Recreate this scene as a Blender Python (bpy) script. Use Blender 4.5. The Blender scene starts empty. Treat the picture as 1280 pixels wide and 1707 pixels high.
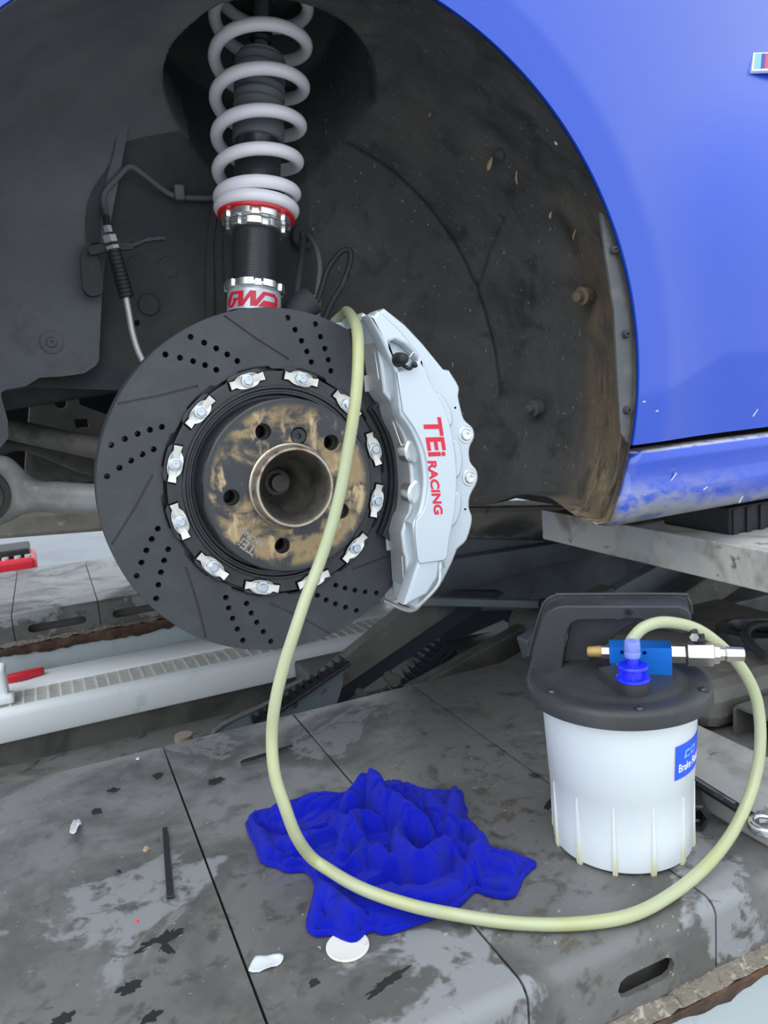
import bpy, math, random
import numpy as np
from mathutils import Matrix, Vector, noise as mnoise

random.seed(7)
sc = bpy.context.scene
col = sc.collection
PI = math.pi

# ------------------------------------------------------------------ camera
cam_d = bpy.data.cameras.new('camera')
cam = bpy.data.objects.new('camera', cam_d)
col.objects.link(cam)
cam_d.sensor_fit = 'HORIZONTAL'
cam_d.sensor_width = 36.0
cam_d.lens = 36.0 * 1272.0 / 1280.0
cam_d.clip_start = 0.02
cam_d.dof.use_dof = True
cam_d.dof.focus_distance = 0.80
cam_d.dof.aperture_fstop = 18.0
_r = Vector((0.9091, -0.4098, -0.0745)).normalized()
_f = Vector((0.3952, 0.9052, -0.1561)).normalized()
_u = _r.cross(_f).normalized()
_r = _f.cross(_u).normalized()
cam.matrix_world = Matrix(((_r.x, _u.x, -_f.x, -0.2179), (_r.y, _u.y, -_f.y, -0.7644),
                           (_r.z, _u.z, -_f.z, 0.0857), (0, 0, 0, 1)))
sc.camera = cam

# ------------------------------------------------------------------ sky, sun, exposure
wd = bpy.data.worlds.new('overcast_sky')
sc.world = wd
wd.use_nodes = True
wn = wd.node_tree.nodes
wl = wd.node_tree.links
bg = wn['Background']
tc = wn.new('ShaderNodeTexCoord')
sx = wn.new('ShaderNodeSeparateXYZ')
rp = wn.new('ShaderNodeValToRGB')
rp.color_ramp.elements[0].position = 0.0
rp.color_ramp.elements[0].color = (1.02, 1.13, 1.24, 1)
rp.color_ramp.elements[1].position = 1.0
rp.color_ramp.elements[1].color = (0.84, 0.92, 1.0, 1)
wl.new(tc.outputs['Generated'], sx.inputs[0])
wl.new(sx.outputs['Z'], rp.inputs[0])
wl.new(rp.outputs['Color'], bg.inputs['Color'])
bg.inputs['Strength'].default_value = 1.0

sun_d = bpy.data.lights.new('hazy_sun', 'SUN')
sun_d.energy = 1.45
sun_d.angle = math.radians(75)
sun_d.color = (0.93, 0.97, 1.0)
sun = bpy.data.objects.new('hazy_sun', sun_d)
col.objects.link(sun)
sun.rotation_euler = Vector((0.34, 0.52, -0.80)).to_track_quat('-Z', 'Y').to_euler()

sc.view_settings.view_transform = 'Standard'
sc.view_settings.look = 'None'
sc.view_settings.gamma = 1.0
sc.view_settings.exposure = 0.45
sc.view_settings.use_curve_mapping = False

# ------------------------------------------------------------------ materials
def mat(name, color, rough=0.5, metal=0.0, layers=(), bump=(), coat=0.0, trans=0.0, sss=0.0,
        spec=0.5, rough2=None, sheen=0.0, alpha=None, coat_rough=0.03):
    """layers: (color, scale, lo, hi[, stretch[, mask]]), mask = list of (axis, from, to) ramps on object coordinates
    bump: list of (scale, strength, distance[, stretch])"""
    m = bpy.data.materials.new(name)
    m.use_nodes = True
    nt = m.node_tree
    N, L = nt.nodes, nt.links
    b = N['Principled BSDF']
    b.inputs['Base Color'].default_value = (*color, 1)
    b.inputs['Roughness'].default_value = rough
    b.inputs['Metallic'].default_value = metal
    b.inputs['Coat Weight'].default_value = coat
    b.inputs['Coat Roughness'].default_value = coat_rough
    b.inputs['Transmission Weight'].default_value = trans
    b.inputs['Specular IOR Level'].default_value = spec
    b.inputs['Sheen Weight'].default_value = sheen
    if sss:
        b.inputs['Subsurface Weight'].default_value = sss
        b.inputs['Subsurface Radius'].default_value = (0.02, 0.02, 0.02)
        b.inputs['Subsurface Scale'].default_value = 0.5
    co = N.new('ShaderNodeTexCoord').outputs['Object']

    def vec(stretch):
        if not stretch:
            return co
        mp = N.new('ShaderNodeMapping')
        mp.inputs['Scale'].default_value = stretch
        L.new(co, mp.inputs['Vector'])
        return mp.outputs[0]

    def noi(scale, stretch=None, detail=6, rough_=0.6, dist=0.0):
        n = N.new('ShaderNodeTexNoise')
        n.inputs['Scale'].default_value = scale
        n.inputs['Detail'].default_value = detail
        n.inputs['Roughness'].default_value = rough_
        n.inputs['Distortion'].default_value = dist
        L.new(vec(stretch), n.inputs['Vector'])
        return n.outputs['Fac']

    def ramp(sock, lo, hi):
        r = N.new('ShaderNodeMapRange')
        r.interpolation_type = 'SMOOTHSTEP'
        r.inputs['From Min'].default_value = lo
        r.inputs['From Max'].default_value = hi
        L.new(sock, r.inputs['Value'])
        return r.outputs[0]

    cur = None
    firstfac = None
    for ly in layers:
        c2, s, lo, hi = ly[:4]
        st = ly[4] if len(ly) > 4 else None
        mk = ly[5] if len(ly) > 5 else ()
        fac = ramp(noi(s, st, dist=0.4), lo, hi)
        for (ax, a0, a1) in mk:
            sp = N.new('ShaderNodeSeparateXYZ')
            L.new(co, sp.inputs[0])
            if ax == 'R':
                cb = N.new('ShaderNodeMath'); cb.operation = 'POWER'
                h = N.new('ShaderNodeVectorMath'); h.operation = 'LENGTH'
                mm = N.new('ShaderNodeVectorMath'); mm.operation = 'MULTIPLY'
                mm.inputs[1].default_value = (1, 0, 1)
                L.new(co, mm.inputs[0]); L.new(mm.outputs[0], h.inputs[0])
                val = h.outputs['Value']
            else:
                val = sp.outputs[ax]
            mu = N.new('ShaderNodeMath')
            mu.operation = 'MULTIPLY'
            L.new(fac, mu.inputs[0])
            L.new(ramp(val, a0, a1), mu.inputs[1])
            fac = mu.outputs[0]
        if firstfac is None:
            firstfac = fac
        mx = N.new('ShaderNodeMix')
        mx.data_type = 'RGBA'
        if cur is None:
            mx.inputs[6].default_value = (*color, 1)
        else:
            L.new(cur, mx.inputs[6])
        mx.inputs[7].default_value = (*c2, 1)
        L.new(fac, mx.inputs[0])
        cur = mx.outputs[2]
    if cur is not None:
        L.new(cur, b.inputs['Base Color'])
    if rough2 is not None and firstfac is not None:
        r = N.new('ShaderNodeMapRange')
        r.inputs['To Min'].default_value = rough
        r.inputs['To Max'].default_value = rough2
        L.new(firstfac, r.inputs['Value'])
        L.new(r.outputs[0], b.inputs['Roughness'])
    prev = None
    for bp in bump:
        bn = N.new('ShaderNodeBump')
        bn.inputs['Strength'].default_value = bp[1]
        bn.inputs['Distance'].default_value = bp[2]
        L.new(noi(bp[0], bp[3] if len(bp) > 3 else None, detail=4), bn.inputs['Height'])
        if prev is not None:
            L.new(prev, bn.inputs['Normal'])
        prev = bn.outputs[0]
    if prev is not None:
        L.new(prev, b.inputs['Normal'])
    return m

M = {}
M['paint'] = mat('blue_car_paint', (0.005, 0.054, 0.46), 0.45, coat=1.0, spec=0.25, coat_rough=0.06,
                 bump=[(900, 0.02, 0.0005)])
M['rocker'] = mat('blue_rocker_paint_dirty', (0.006, 0.055, 0.48), 0.32, coat=0.8,
                  layers=[((0.30, 0.30, 0.29), 30, 0.36, 0.62, (1, 1, 2.2), [('Z', -0.025, -0.075), ('X', 0.66, 0.36)]),
                          ((0.33, 0.33, 0.32), 45, 0.34, 0.56, (1, 1, 1), [('Z', -0.064, -0.090)]),
                          ((0.50, 0.53, 0.60), 70, 0.70, 0.75, (1, 1, 3)),
                          ((0.55, 0.56, 0.56), 50, 0.35, 0.5, None, [('Z', -0.0075, -0.004)])], rough2=0.6)
M['paint_chip'] = mat('bare_primer_chip', (0.45, 0.50, 0.62), 0.6)
M['liner'] = mat('liner_felt_black', (0.064, 0.062, 0.062), 0.92, spec=0.2,
                 layers=[((0.090, 0.086, 0.081), 9, 0.38, 0.66),
                         ((0.042, 0.042, 0.047), 22, 0.50, 0.72),
                         ((0.150, 0.116, 0.078), 22, 0.32, 0.58, (1, 1.5, 0.5), [(1, 0.045, -0.012), (2, 0.34, 0.14)]),
                         ((0.27, 0.20, 0.12), 52, 0.48, 0.68, (1, 1.5, 0.35), [(1, 0.02, -0.05), (2, 0.22, 0.0)]),
                         ((0.05, 0.04, 0.032), 38, 0.52, 0.66, (1, 1.5, 0.35), [(1, 0.03, -0.04), (2, 0.24, 0.0)]),
                         ((0.30, 0.28, 0.24), 190, 0.655, 0.70, (1, 1.2, 0.6))],
                 bump=[(320, 0.5, 0.002), (28, 0.6, 0.006)])
M['body_dark'] = mat('dark_underseal', (0.045, 0.046, 0.051), 0.75, spec=0.3,
                     layers=[((0.064, 0.062, 0.060), 14, 0.4, 0.7)], bump=[(60, 0.3, 0.002)])
M['panel_grey'] = mat('grey_plastic_liner', (0.105, 0.110, 0.118), 0.72, spec=0.3,
                      layers=[((0.130, 0.134, 0.140), 8, 0.35, 0.65), ((0.085, 0.087, 0.094), 16, 0.55, 0.75),
                              ((0.14, 0.14, 0.14), 260, 0.72, 0.78)],
                      bump=[(500, 0.25, 0.001), (14, 0.3, 0.004)])
M['strip'] = mat('grey_plastic_strip', (0.085, 0.090, 0.096), 0.65, layers=[((0.12, 0.12, 0.12), 40, 0.45, 0.7)], bump=[(120, 0.3, 0.001)])
M['seam'] = mat('seam_metal_grey', (0.10, 0.105, 0.11), 0.6, layers=[((0.14, 0.14, 0.14), 40, 0.45, 0.7)],
                bump=[(120, 0.3, 0.001)])
M['black_rubber'] = mat('black_rubber', (0.012, 0.012, 0.015), 0.6, layers=[((0.03, 0.03, 0.032), 60, 0.5, 0.75)])
M['black_plastic'] = mat('black_plastic', (0.026, 0.027, 0.030), 0.48, layers=[((0.045, 0.046, 0.050), 14, 0.45, 0.72)],
                         bump=[(700, 0.35, 0.0006)])
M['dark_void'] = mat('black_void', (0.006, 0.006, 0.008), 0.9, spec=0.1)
M['disc'] = mat('black_coated_rotor', (0.031, 0.034, 0.041), 0.50, metal=0.0, spec=0.55,
                layers=[((0.042, 0.044, 0.050), 30, 0.4, 0.7)], bump=[(900, 0.12, 0.0004)])
M['hat'] = mat('black_anodised_hat', (0.016, 0.017, 0.020), 0.30, spec=0.6, layers=[((0.028, 0.028, 0.032), 30, 0.4, 0.7)])
M['hatface'] = mat('hat_face_with_paste', (0.026, 0.028, 0.033), 0.38, spec=0.55,
                   layers=[((0.27, 0.19, 0.095), 17, 0.43, 0.56, (1.3, 1, 1.5), [('R', 0.038, 0.046), ('R', 0.083, 0.074)]),
                           ((0.46, 0.34, 0.19), 34, 0.54, 0.68, (1.8, 1, 1.0), [('R', 0.038, 0.046), ('R', 0.084, 0.076)])],
                   rough2=0.6, bump=[(60, 0.25, 0.001)])
M['oil'] = mat('wet_oil', (0.026, 0.025, 0.025), 0.30, spec=0.5)
M['rust'] = mat('rusty_hub_steel', (0.16, 0.115, 0.075), 0.55, metal=0.4,
                layers=[((0.30, 0.23, 0.15), 60, 0.45, 0.7), ((0.07, 0.05, 0.035), 40, 0.5, 0.7)], bump=[(200, 0.3, 0.001)])
M['ring'] = mat('worn_steel_ring', (0.48, 0.43, 0.36), 0.38, metal=0.9,
                layers=[((0.30, 0.18, 0.10), 90, 0.5, 0.68)], bump=[(200, 0.2, 0.0006)])
M['hubdark'] = mat('hub_bore_dark', (0.075, 0.068, 0.060), 0.55, metal=0.3, layers=[((0.03, 0.028, 0.026), 50, 0.4, 0.7)])
M['clip'] = mat('plated_steel_clip', (0.78, 0.77, 0.72), 0.36, metal=0.55, layers=[((0.60, 0.58, 0.52), 80, 0.5, 0.75)])
M['zinc'] = mat('zinc_bolt', (0.62, 0.66, 0.72), 0.30, metal=0.85)
M['silver'] = mat('silver_caliper_paint', (0.56, 0.62, 0.67), 0.36, metal=0.30, coat=0.4, bump=[(1500, 0.05, 0.0003)])
M['silver_side'] = mat('bare_machined_alloy', (0.40, 0.41, 0.41), 0.34, metal=0.35)
M['alu'] = mat('machined_aluminium', (0.80, 0.82, 0.82), 0.25, metal=0.9, bump=[(300, 0.05, 0.0003)])
M['red_print'] = mat('red_lettering', (0.62, 0.015, 0.045), 0.45)
M['grey_print'] = mat('laser_etched_grey', (0.26, 0.26, 0.24), 0.6)
M['white_print'] = mat('white_lettering', (0.85, 0.88, 0.92), 0.5)
M['navy'] = mat('navy_band', (0.02, 0.02, 0.12), 0.5)
M['spring'] = mat('white_powdercoat_spring', (0.83, 0.80, 0.86), 0.42, spec=0.5, coat=0.2)
M['boot'] = mat('grey_rubber_boot', (0.12, 0.13, 0.145), 0.6)
M['thread'] = mat('black_threaded_tube', (0.11, 0.112, 0.118), 0.30, metal=0.6)
M['strutbody'] = mat('silver_strut_tube', (0.55, 0.58, 0.62), 0.34, metal=0.35)
M['redring'] = mat('red_polyurethane', (0.75, 0.02, 0.03), 0.4)
M['braid'] = mat('braided_steel_hose', (0.48, 0.49, 0.48), 0.42, metal=0.6, bump=[(900, 0.6, 0.0006)])
M['brightnut'] = mat('bright_zinc_nut', (0.75, 0.76, 0.80), 0.25, metal=0.8)
M['castalloy'] = mat('cast_aluminium_arm', (0.46, 0.46, 0.44), 0.5, metal=0.2,
                     layers=[((0.26, 0.25, 0.235), 11, 0.42, 0.68), ((0.46, 0.46, 0.43), 25, 0.55, 0.75)], bump=[(60, 0.3, 0.002)])
M['dusty'] = mat('dusty_chassis_metal', (0.085, 0.080, 0.072), 0.7,
                 layers=[((0.13, 0.12, 0.10), 14, 0.4, 0.7), ((0.05, 0.048, 0.045), 30, 0.5, 0.7)], bump=[(60, 0.3, 0.001)])
M['dustbeige'] = mat('dusty_beige_bar', (0.26, 0.24, 0.19), 0.7,
                     layers=[((0.15, 0.13, 0.10), 12, 0.45, 0.65), ((0.42, 0.40, 0.34), 40, 0.62, 0.72)], bump=[(60, 0.3, 0.001)])
M['plate'] = mat('stained_runway_steel', (0.142, 0.139, 0.135), 0.38, spec=0.5,
                 layers=[((0.088, 0.085, 0.080), 6, 0.42, 0.60), ((0.225, 0.23, 0.236), 5.5, 0.555, 0.585),
                         ((0.045, 0.044, 0.043), 19, 0.64, 0.70), ((0.10, 0.088, 0.07), 30, 0.60, 0.68),
                         ((0.074, 0.071, 0.067), 48, 0.52, 0.68), ((0.36, 0.34, 0.30), 170, 0.665, 0.70)],
                 rough2=0.62, bump=[(90, 0.18, 0.0015), (500, 0.15, 0.0006)])
M['skirt'] = mat('runway_skirt_steel', (0.125, 0.128, 0.14), 0.42, layers=[((0.085, 0.083, 0.085), 10, 0.45, 0.62), ((0.07, 0.06, 0.05), 40, 0.64, 0.74)],
                 bump=[(90, 0.18, 0.001)])
M['dirt'] = mat('sandy_dirt_ledge', (0.20, 0.175, 0.14), 0.95, layers=[((0.40, 0.36, 0.29), 120, 0.52, 0.66), ((0.09, 0.06, 0.04), 60, 0.55, 0.72)],
                bump=[(180, 1.0, 0.006)])
M['frame'] = mat('peeling_grey_paint', (0.42, 0.47, 0.49), 0.5,
                 layers=[((0.28, 0.20, 0.09), 26, 0.60, 0.72, (2.4, 1, 0.2)),
                         ((0.34, 0.36, 0.34), 9, 0.5, 0.7)], bump=[(80, 0.2, 0.001)])
M['rustedge'] = mat('rust_brown_edge', (0.075, 0.040, 0.025), 0.85,
                    layers=[((0.17, 0.085, 0.045), 26, 0.45, 0.68), ((0.03, 0.022, 0.018), 40, 0.5, 0.7)], bump=[(90, 0.8, 0.004)])
M['white_steel'] = mat('white_painted_channel', (0.92, 0.95, 0.96), 0.42, layers=[((0.78, 0.78, 0.72), 14, 0.6, 0.75)])
M['grate'] = mat('dirty_white_grating', (0.84, 0.84, 0.78), 0.6, layers=[((0.66, 0.64, 0.56), 20, 0.45, 0.7)])
M['gratedark'] = mat('dark_grating_tray', (0.10, 0.097, 0.088), 0.85, layers=[((0.07, 0.067, 0.06), 18, 0.4, 0.7)])  # tray kept dark so the gaps between the bars stand out
M['floor_paint'] = mat('blue_grey_floor_paint', (0.14, 0.155, 0.18), 0.4, layers=[((0.10, 0.11, 0.13), 3, 0.4, 0.7)])
M['shade'] = mat('shaded_navy_steel', (0.030, 0.036, 0.050), 0.55)  # darkened lift steel, shade put into its colour
M['ground'] = mat('bounce_concrete_apron', (0.50, 0.50, 0.48), 0.7, layers=[((0.42, 0.42, 0.40), 1.5, 0.4, 0.7)])  # unseen pale apron, added to bounce light under the car
M['floor'] = mat('grimy_concrete_floor', (0.22, 0.215, 0.20), 0.55,
                 layers=[((0.06, 0.055, 0.05), 3.2, 0.46, 0.60), ((0.34, 0.33, 0.30), 6, 0.55, 0.70), ((0.05, 0.05, 0.05), 16, 0.58, 0.70)],
                 bump=[(30, 0.25, 0.004)])
M['lift'] = mat('blue_grey_lift_steel', (0.16, 0.185, 0.21), 0.5, layers=[((0.12, 0.135, 0.155), 9, 0.4, 0.7), ((0.06, 0.055, 0.05), 30, 0.62, 0.72)],
                bump=[(200, 0.1, 0.001)])
M['lift_dirty'] = mat('oily_lift_steel', (0.12, 0.112, 0.102), 0.6, layers=[((0.06, 0.056, 0.052), 8, 0.42, 0.66), ((0.17, 0.16, 0.14), 24, 0.6, 0.75)],
                      bump=[(90, 0.3, 0.001)])
M['lift_pale'] = mat('worn_pale_beam', (0.50, 0.49, 0.45), 0.55,
                     layers=[((0.22, 0.20, 0.17), 11, 0.46, 0.66), ((0.42, 0.44, 0.45), 7, 0.5, 0.7), ((0.12, 0.11, 0.10), 40, 0.63, 0.72)],
                     bump=[(60, 0.3, 0.001)])
M['tube_dirty_shaded'] = mat('dirty_shaded_tube', (0.30, 0.28, 0.24), 0.5,
                      layers=[((0.06, 0.055, 0.05), 10, 0.42, 0.58, (0.6, 1, 2), [('Z', -0.205, -0.25)]), ((0.12, 0.11, 0.10), 20, 0.5, 0.7)])  # first layer paints shade on the lower half, second is dirt
M['chrome'] = mat('chrome_tool_steel', (0.60, 0.61, 0.64), 0.18, metal=1.0, layers=[((0.30, 0.30, 0.32), 60, 0.5, 0.7)])
M['darktool'] = mat('blackened_tool_steel', (0.045, 0.045, 0.052), 0.30, metal=0.6, layers=[((0.10, 0.10, 0.105), 80, 0.5, 0.75)])
M['slab'] = mat('worn_grey_ramp_plate', (0.34, 0.335, 0.32), 0.6,
                layers=[((0.23, 0.225, 0.21), 14, 0.45, 0.66), ((0.10, 0.09, 0.08), 45, 0.62, 0.72)], bump=[(120, 0.3, 0.001)])
M['milky'] = mat('milky_plastic_bottle', (0.70, 0.74, 0.77), 0.34, sss=0.3,
                 layers=[((0.68, 0.68, 0.60), 20, 0.63, 0.80)])
M['milky_rib'] = mat('milky_plastic_rib', (0.72, 0.76, 0.76), 0.36, sss=0.2, layers=[((0.68, 0.66, 0.44), 0.5, -1.0, -0.5, None, [(2, 0.030, 0.006)])])
M['blueblock'] = mat('blue_anodised_block', (0.005, 0.17, 0.70), 0.30, metal=0.35)
M['bluecap'] = mat('translucent_blue_plug', (0.012, 0.025, 0.80), 0.30, coat=0.3)
M['brass'] = mat('sintered_bronze', (0.50, 0.33, 0.12), 0.55, metal=0.5, bump=[(900, 0.6, 0.001)])
M['nickel'] = mat('nickel_fitting', (0.50, 0.48, 0.44), 0.30, metal=0.85)
M['label'] = mat('blue_label', (0.012, 0.09, 0.80), 0.4)
M['hose'] = mat('yellowed_clear_hose', (0.52, 0.555, 0.34), 0.30, trans=0.25, coat=0.2,
                layers=[((0.50, 0.50, 0.20), 9, 0.48, 0.75)])
M['hose_sleeve'] = mat('clear_hose_sleeve_blue', (0.25, 0.33, 0.90), 0.25, trans=0.3)
M['towel'] = mat('blue_microfibre', (0.0010, 0.009, 0.50), 0.95, spec=0.05, sheen=0.08,
                 layers=[((0.003, 0.014, 0.33), 40, 0.48, 0.72)], bump=[(900, 1.0, 0.0022), (300, 0.4, 0.002)])
M['paper'] = mat('soiled_white_paper', (0.60, 0.62, 0.64), 0.6, layers=[((0.50, 0.50, 0.47), 50, 0.6, 0.75)])
M['whitedisc'] = mat('white_plastic_disc', (0.68, 0.67, 0.60), 0.45, layers=[((0.50, 0.47, 0.38), 60, 0.54, 0.70)])
M['red_plastic'] = mat('red_plastic', (0.72, 0.02, 0.04), 0.45)
M['leaf'] = mat('dry_leaf', (0.34, 0.25, 0.15), 0.8)
M['leaf_pale'] = mat('pale_grit', (0.55, 0.53, 0.50), 0.8)
M['badge_white'] = mat('badge_chrome', (0.85, 0.88, 0.92), 0.25, metal=0.5)
M['badge_lb'] = mat('badge_light_blue', (0.18, 0.42, 0.85), 0.35)
M['badge_db'] = mat('badge_dark_blue', (0.02, 0.035, 0.28), 0.35)
M['badge_r'] = mat('badge_red', (0.75, 0.03, 0.07), 0.35)
M['tan'] = mat('tan_pin_steel', (0.36, 0.28, 0.22), 0.5, metal=0.3)

# ------------------------------------------------------------------ mesh helpers
class MB:
    def __init__(s):
        s.v = []; s.f = []
    def add(s, v, f, mtx=None):
        o = len(s.v)
        if mtx is not None:
            v = [tuple(mtx @ Vector(p)) for p in v]
        s.v.extend([tuple(p) for p in v])
        s.f.extend([tuple(i + o for i in q) for q in f])
        return s

def box(x0, x1, y0, y1, z0, z1):
    v = [(x0, y0, z0), (x1, y0, z0), (x1, y1, z0), (x0, y1, z0), (x0, y0, z1), (x1, y0, z1), (x1, y1, z1), (x0, y1, z1)]
    return v, [(3, 2, 1, 0), (4, 5, 6, 7), (0, 1, 5, 4), (1, 2, 6, 5), (2, 3, 7, 6), (3, 0, 4, 7)]

def frame_of(d):
    d = Vector(d).normalized()
    a = Vector((0, 0, 1)) if abs(d.z) < 0.9 else Vector((1, 0, 0))
    u = d.cross(a).normalized()
    return u, d.cross(u).normalized(), d

def lathe(p0, d, prof, n=32, close=False, caps=True, flute=None):
    """revolve prof [(axial, radius)] about axis p0 + t d"""
    u, w, d = frame_of(d)
    p0 = Vector(p0)
    v = []; f = []
    for (t, r) in prof:
        for k in range(n):
            a = 2 * PI * k / n
            rr = r * (flute(k, n) if flute else 1.0)
            v.append(tuple(p0 + d * t + (u * math.cos(a) + w * math.sin(a)) * rr))
    m = len(prof)
    for i in range(m if close else m - 1):
        j = (i + 1) % m
        for k in range(n):
            k2 = (k + 1) % n
            f.append((i * n + k, i * n + k2, j * n + k2, j * n + k))
    if caps and not close:
        f.append(tuple(range(n - 1, -1, -1)))
        f.append(tuple((m - 1) * n + k for k in range(n)))
    return v, f

def cyl(p0, p1, r0, r1=None, n=20):
    p0 = Vector(p0); p1 = Vector(p1)
    d = p1 - p0
    return lathe(p0, d, [(0, r0), (d.length, r0 if r1 is None else r1)], n)

def hexa(p0, p1, r):
    return cyl(p0, p1, r, n=6)

def catmull(pts, k=6):
    P = [Vector(p) for p in pts]
    P = [P[0] * 2 - P[1]] + P + [P[-1] * 2 - P[-2]]
    out = []
    for i in range(1, len(P) - 2):
        for j in range(k):
            t = j / k
            a, b, c, d = P[i - 1], P[i], P[i + 1], P[i + 2]
            out.append(0.5 * ((2 * b) + (c - a) * t + (2 * a - 5 * b + 4 * c - d) * t * t + (3 * b - a - 3 * c + d) * t ** 3))
    out.append(P[-2])
    return out

def tube(pts, r, n=12, smooth=6, rad=None):
    P = catmull(pts, smooth) if smooth else [Vector(p) for p in pts]
    m = len(P)
    v = []; f = []
    T = [(P[min(i + 1, m - 1)] - P[max(i - 1, 0)]).normalized() for i in range(m)]
    u, w, _ = frame_of(T[0])
    for i in range(m):
        t = T[i]
        u = (u - t * u.dot(t)).normalized()
        w = t.cross(u)
        rr = r if rad is None else rad(i / (m - 1))
        for k in range(n):
            a = 2 * PI * k / n
            v.append(tuple(P[i] + (u * math.cos(a) + w * math.sin(a)) * rr))
    for i in range(m - 1):
        for k in range(n):
            k2 = (k + 1) % n
            f.append((i * n + k, i * n + k2, (i + 1) * n + k2, (i + 1) * n + k))
    f.append(tuple(range(n - 1, -1, -1)))
    f.append(tuple((m - 1) * n + k for k in range(n)))
    return v, f

def _curve_mesh(cu):
    ob = bpy.data.objects.new('tmp', cu)
    me = ob.to_mesh()
    v = [tuple(p.co) for p in me.vertices]
    f = [tuple(p.vertices) for p in me.polygons]
    ob.to_mesh_clear()
    bpy.data.objects.remove(ob)
    bpy.data.curves.remove(cu)
    return v, f

def flat(outer, depth, holes=(), bevel=0.0, bres=2):
    """filled outline in local XY, thickness depth centred on z = 0"""
    cu = bpy.data.curves.new('tmp', 'CURVE')
    cu.dimensions = '2D'
    cu.fill_mode = 'BOTH'
    cu.extrude = max(depth / 2 - bevel, 1e-5)
    cu.bevel_depth = bevel
    cu.bevel_resolution = bres
    cu.offset = -bevel
    for poly in [outer] + list(holes):
        sp = cu.splines.new('POLY')
        sp.points.add(len(poly) - 1)
        for p, q in zip(sp.points, poly):
            p.co = (q[0], q[1], 0, 1)
        sp.use_cyclic_u = True
    return _curve_mesh(cu)

def text(body, size, depth=0.0004, bold=0.0, shear=0.0, align='CENTER', space=1.0):
    cu = bpy.data.curves.new('tmp', 'FONT')
    cu.body = body
    cu.size = size
    cu.extrude = depth / 2
    cu.offset = bold
    cu.shear = shear
    cu.align_x = align
    cu.align_y = 'CENTER'
    cu.space_character = space
    cu.resolution_u = 4
    return _curve_mesh(cu)

def XZ(y):           # local (a, b, c) -> world (a, y - c, b): a plate that faces the camera side (-Y)
    return Matrix(((1, 0, 0, 0), (0, 0, -1, y), (0, 1, 0, 0), (0, 0, 0, 1)))

def circle(r, n=24, c=(0, 0)):
    return [(c[0] + r * math.cos(2 * PI * k / n), c[1] + r * math.sin(2 * PI * k / n)) for k in range(n)]

def smooth_poly(pts, k=4):
    """closed Catmull-Rom outline"""
    n = len(pts)
    out = []
    for i in range(n):
        a, b, c, d = (Vector(pts[(i + j) % n]) for j in (-1, 0, 1, 2))
        for j in range(k):
            t = j / k
            p = 0.5 * ((2 * b) + (c - a) * t + (2 * a - 5 * b + 4 * c - d) * t * t + (3 * b - a - 3 * c + d) * t ** 3)
            out.append((p.x, p.y))
    return out

def sliced(vf, step, axis=0):
    """cut a mesh into narrow strips so that it can follow a curved surface"""
    import bmesh
    bm = bmesh.new()
    vs = [bm.verts.new(p) for p in vf[0]]
    for f in vf[1]:
        try:
            bm.faces.new([vs[i] for i in f])
        except ValueError:
            pass
    lo = min(p[axis] for p in vf[0]); hi = max(p[axis] for p in vf[0])
    x = lo + step
    nrm = (1, 0, 0) if axis == 0 else (0, 1, 0)
    while x < hi:
        co = (x, 0, 0) if axis == 0 else (0, x, 0)
        bmesh.ops.bisect_plane(bm, geom=bm.verts[:] + bm.edges[:] + bm.faces[:], plane_co=co, plane_no=nrm)
        x += step
    bm.verts.index_update()
    out = [tuple(v.co) for v in bm.verts], [tuple(v.index for v in f.verts) for f in bm.faces]
    bm.free()
    return out

ORG = {}
def thing(name, label, cat, loc=(0, 0, 0), group=None, rot=0.0):
    o = bpy.data.objects.new(name, None)
    o.empty_display_size = 0.02
    col.objects.link(o)
    o.location = loc
    o.rotation_euler = (0, 0, rot)
    o['label'] = label
    o['category'] = cat
    if group:
        o['group'] = group
    ORG[o] = Vector(loc)
    return o

def mk(name, mb, m, parent=None, ang=35, local=False, label=None, cat=None, group=None, kind=None, mtx=None, bev=0.0, org=None):
    """one mesh object; vertices in world coordinates (or in the thing's own, with local=True)"""
    if isinstance(mb, tuple):
        mb = MB().add(*mb)
    v = mb.v
    if parent is not None and not local:
        o0 = ORG[parent]
        v = [(p[0] - o0.x, p[1] - o0.y, p[2] - o0.z) for p in v]
    if org is not None:
        v = [(p[0] - org[0], p[1] - org[1], p[2] - org[2]) for p in v]
    me = bpy.data.meshes.new(name)
    me.from_pydata(v, [], mb.f)
    me.validate()
    mats = m if isinstance(m, (list, tuple)) else [m]
    for x in mats:
        me.materials.append(x)
    if ang:
        me.polygons.foreach_set('use_smooth', [True] * len(me.polygons))
        me.set_sharp_from_angle(angle=math.radians(ang))
    me.update()
    o = bpy.data.objects.new(name, me)
    col.objects.link(o)
    if parent is not None:
        o.parent = parent
        ORG[o] = ORG[parent]
    else:
        ORG[o] = Vector((0, 0, 0))
    if org is not None:
        o.location = org
        ORG[o] = Vector(org)
    if mtx is not None:
        o.matrix_local = mtx
    if label: o['label'] = label
    if cat: o['category'] = cat
    if group: o['group'] = group
    if kind: o['kind'] = kind
    if bev:
        b = o.modifiers.new('bevel', 'BEVEL')
        b.width = bev; b.segments = 2; b.limit_method = 'ANGLE'; b.angle_limit = math.radians(40)
    return o

def again(o, parent, mtx, name=None):
    c = o.copy()
    col.objects.link(c)
    c.parent = parent
    c.matrix_local = mtx
    ORG[c] = ORG[parent]
    return c

def sstep(a, b, x):
    t = np.clip((x - a) / (b - a), 0, 1)
    return t * t * (3 - 2 * t)

def fnoise(P, scale, seed=0.0):
    return np.array([mnoise.noise(Vector((p[0] * scale + seed, p[1] * scale - seed, p[2] * scale + 2 * seed))) for p in P])

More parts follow.
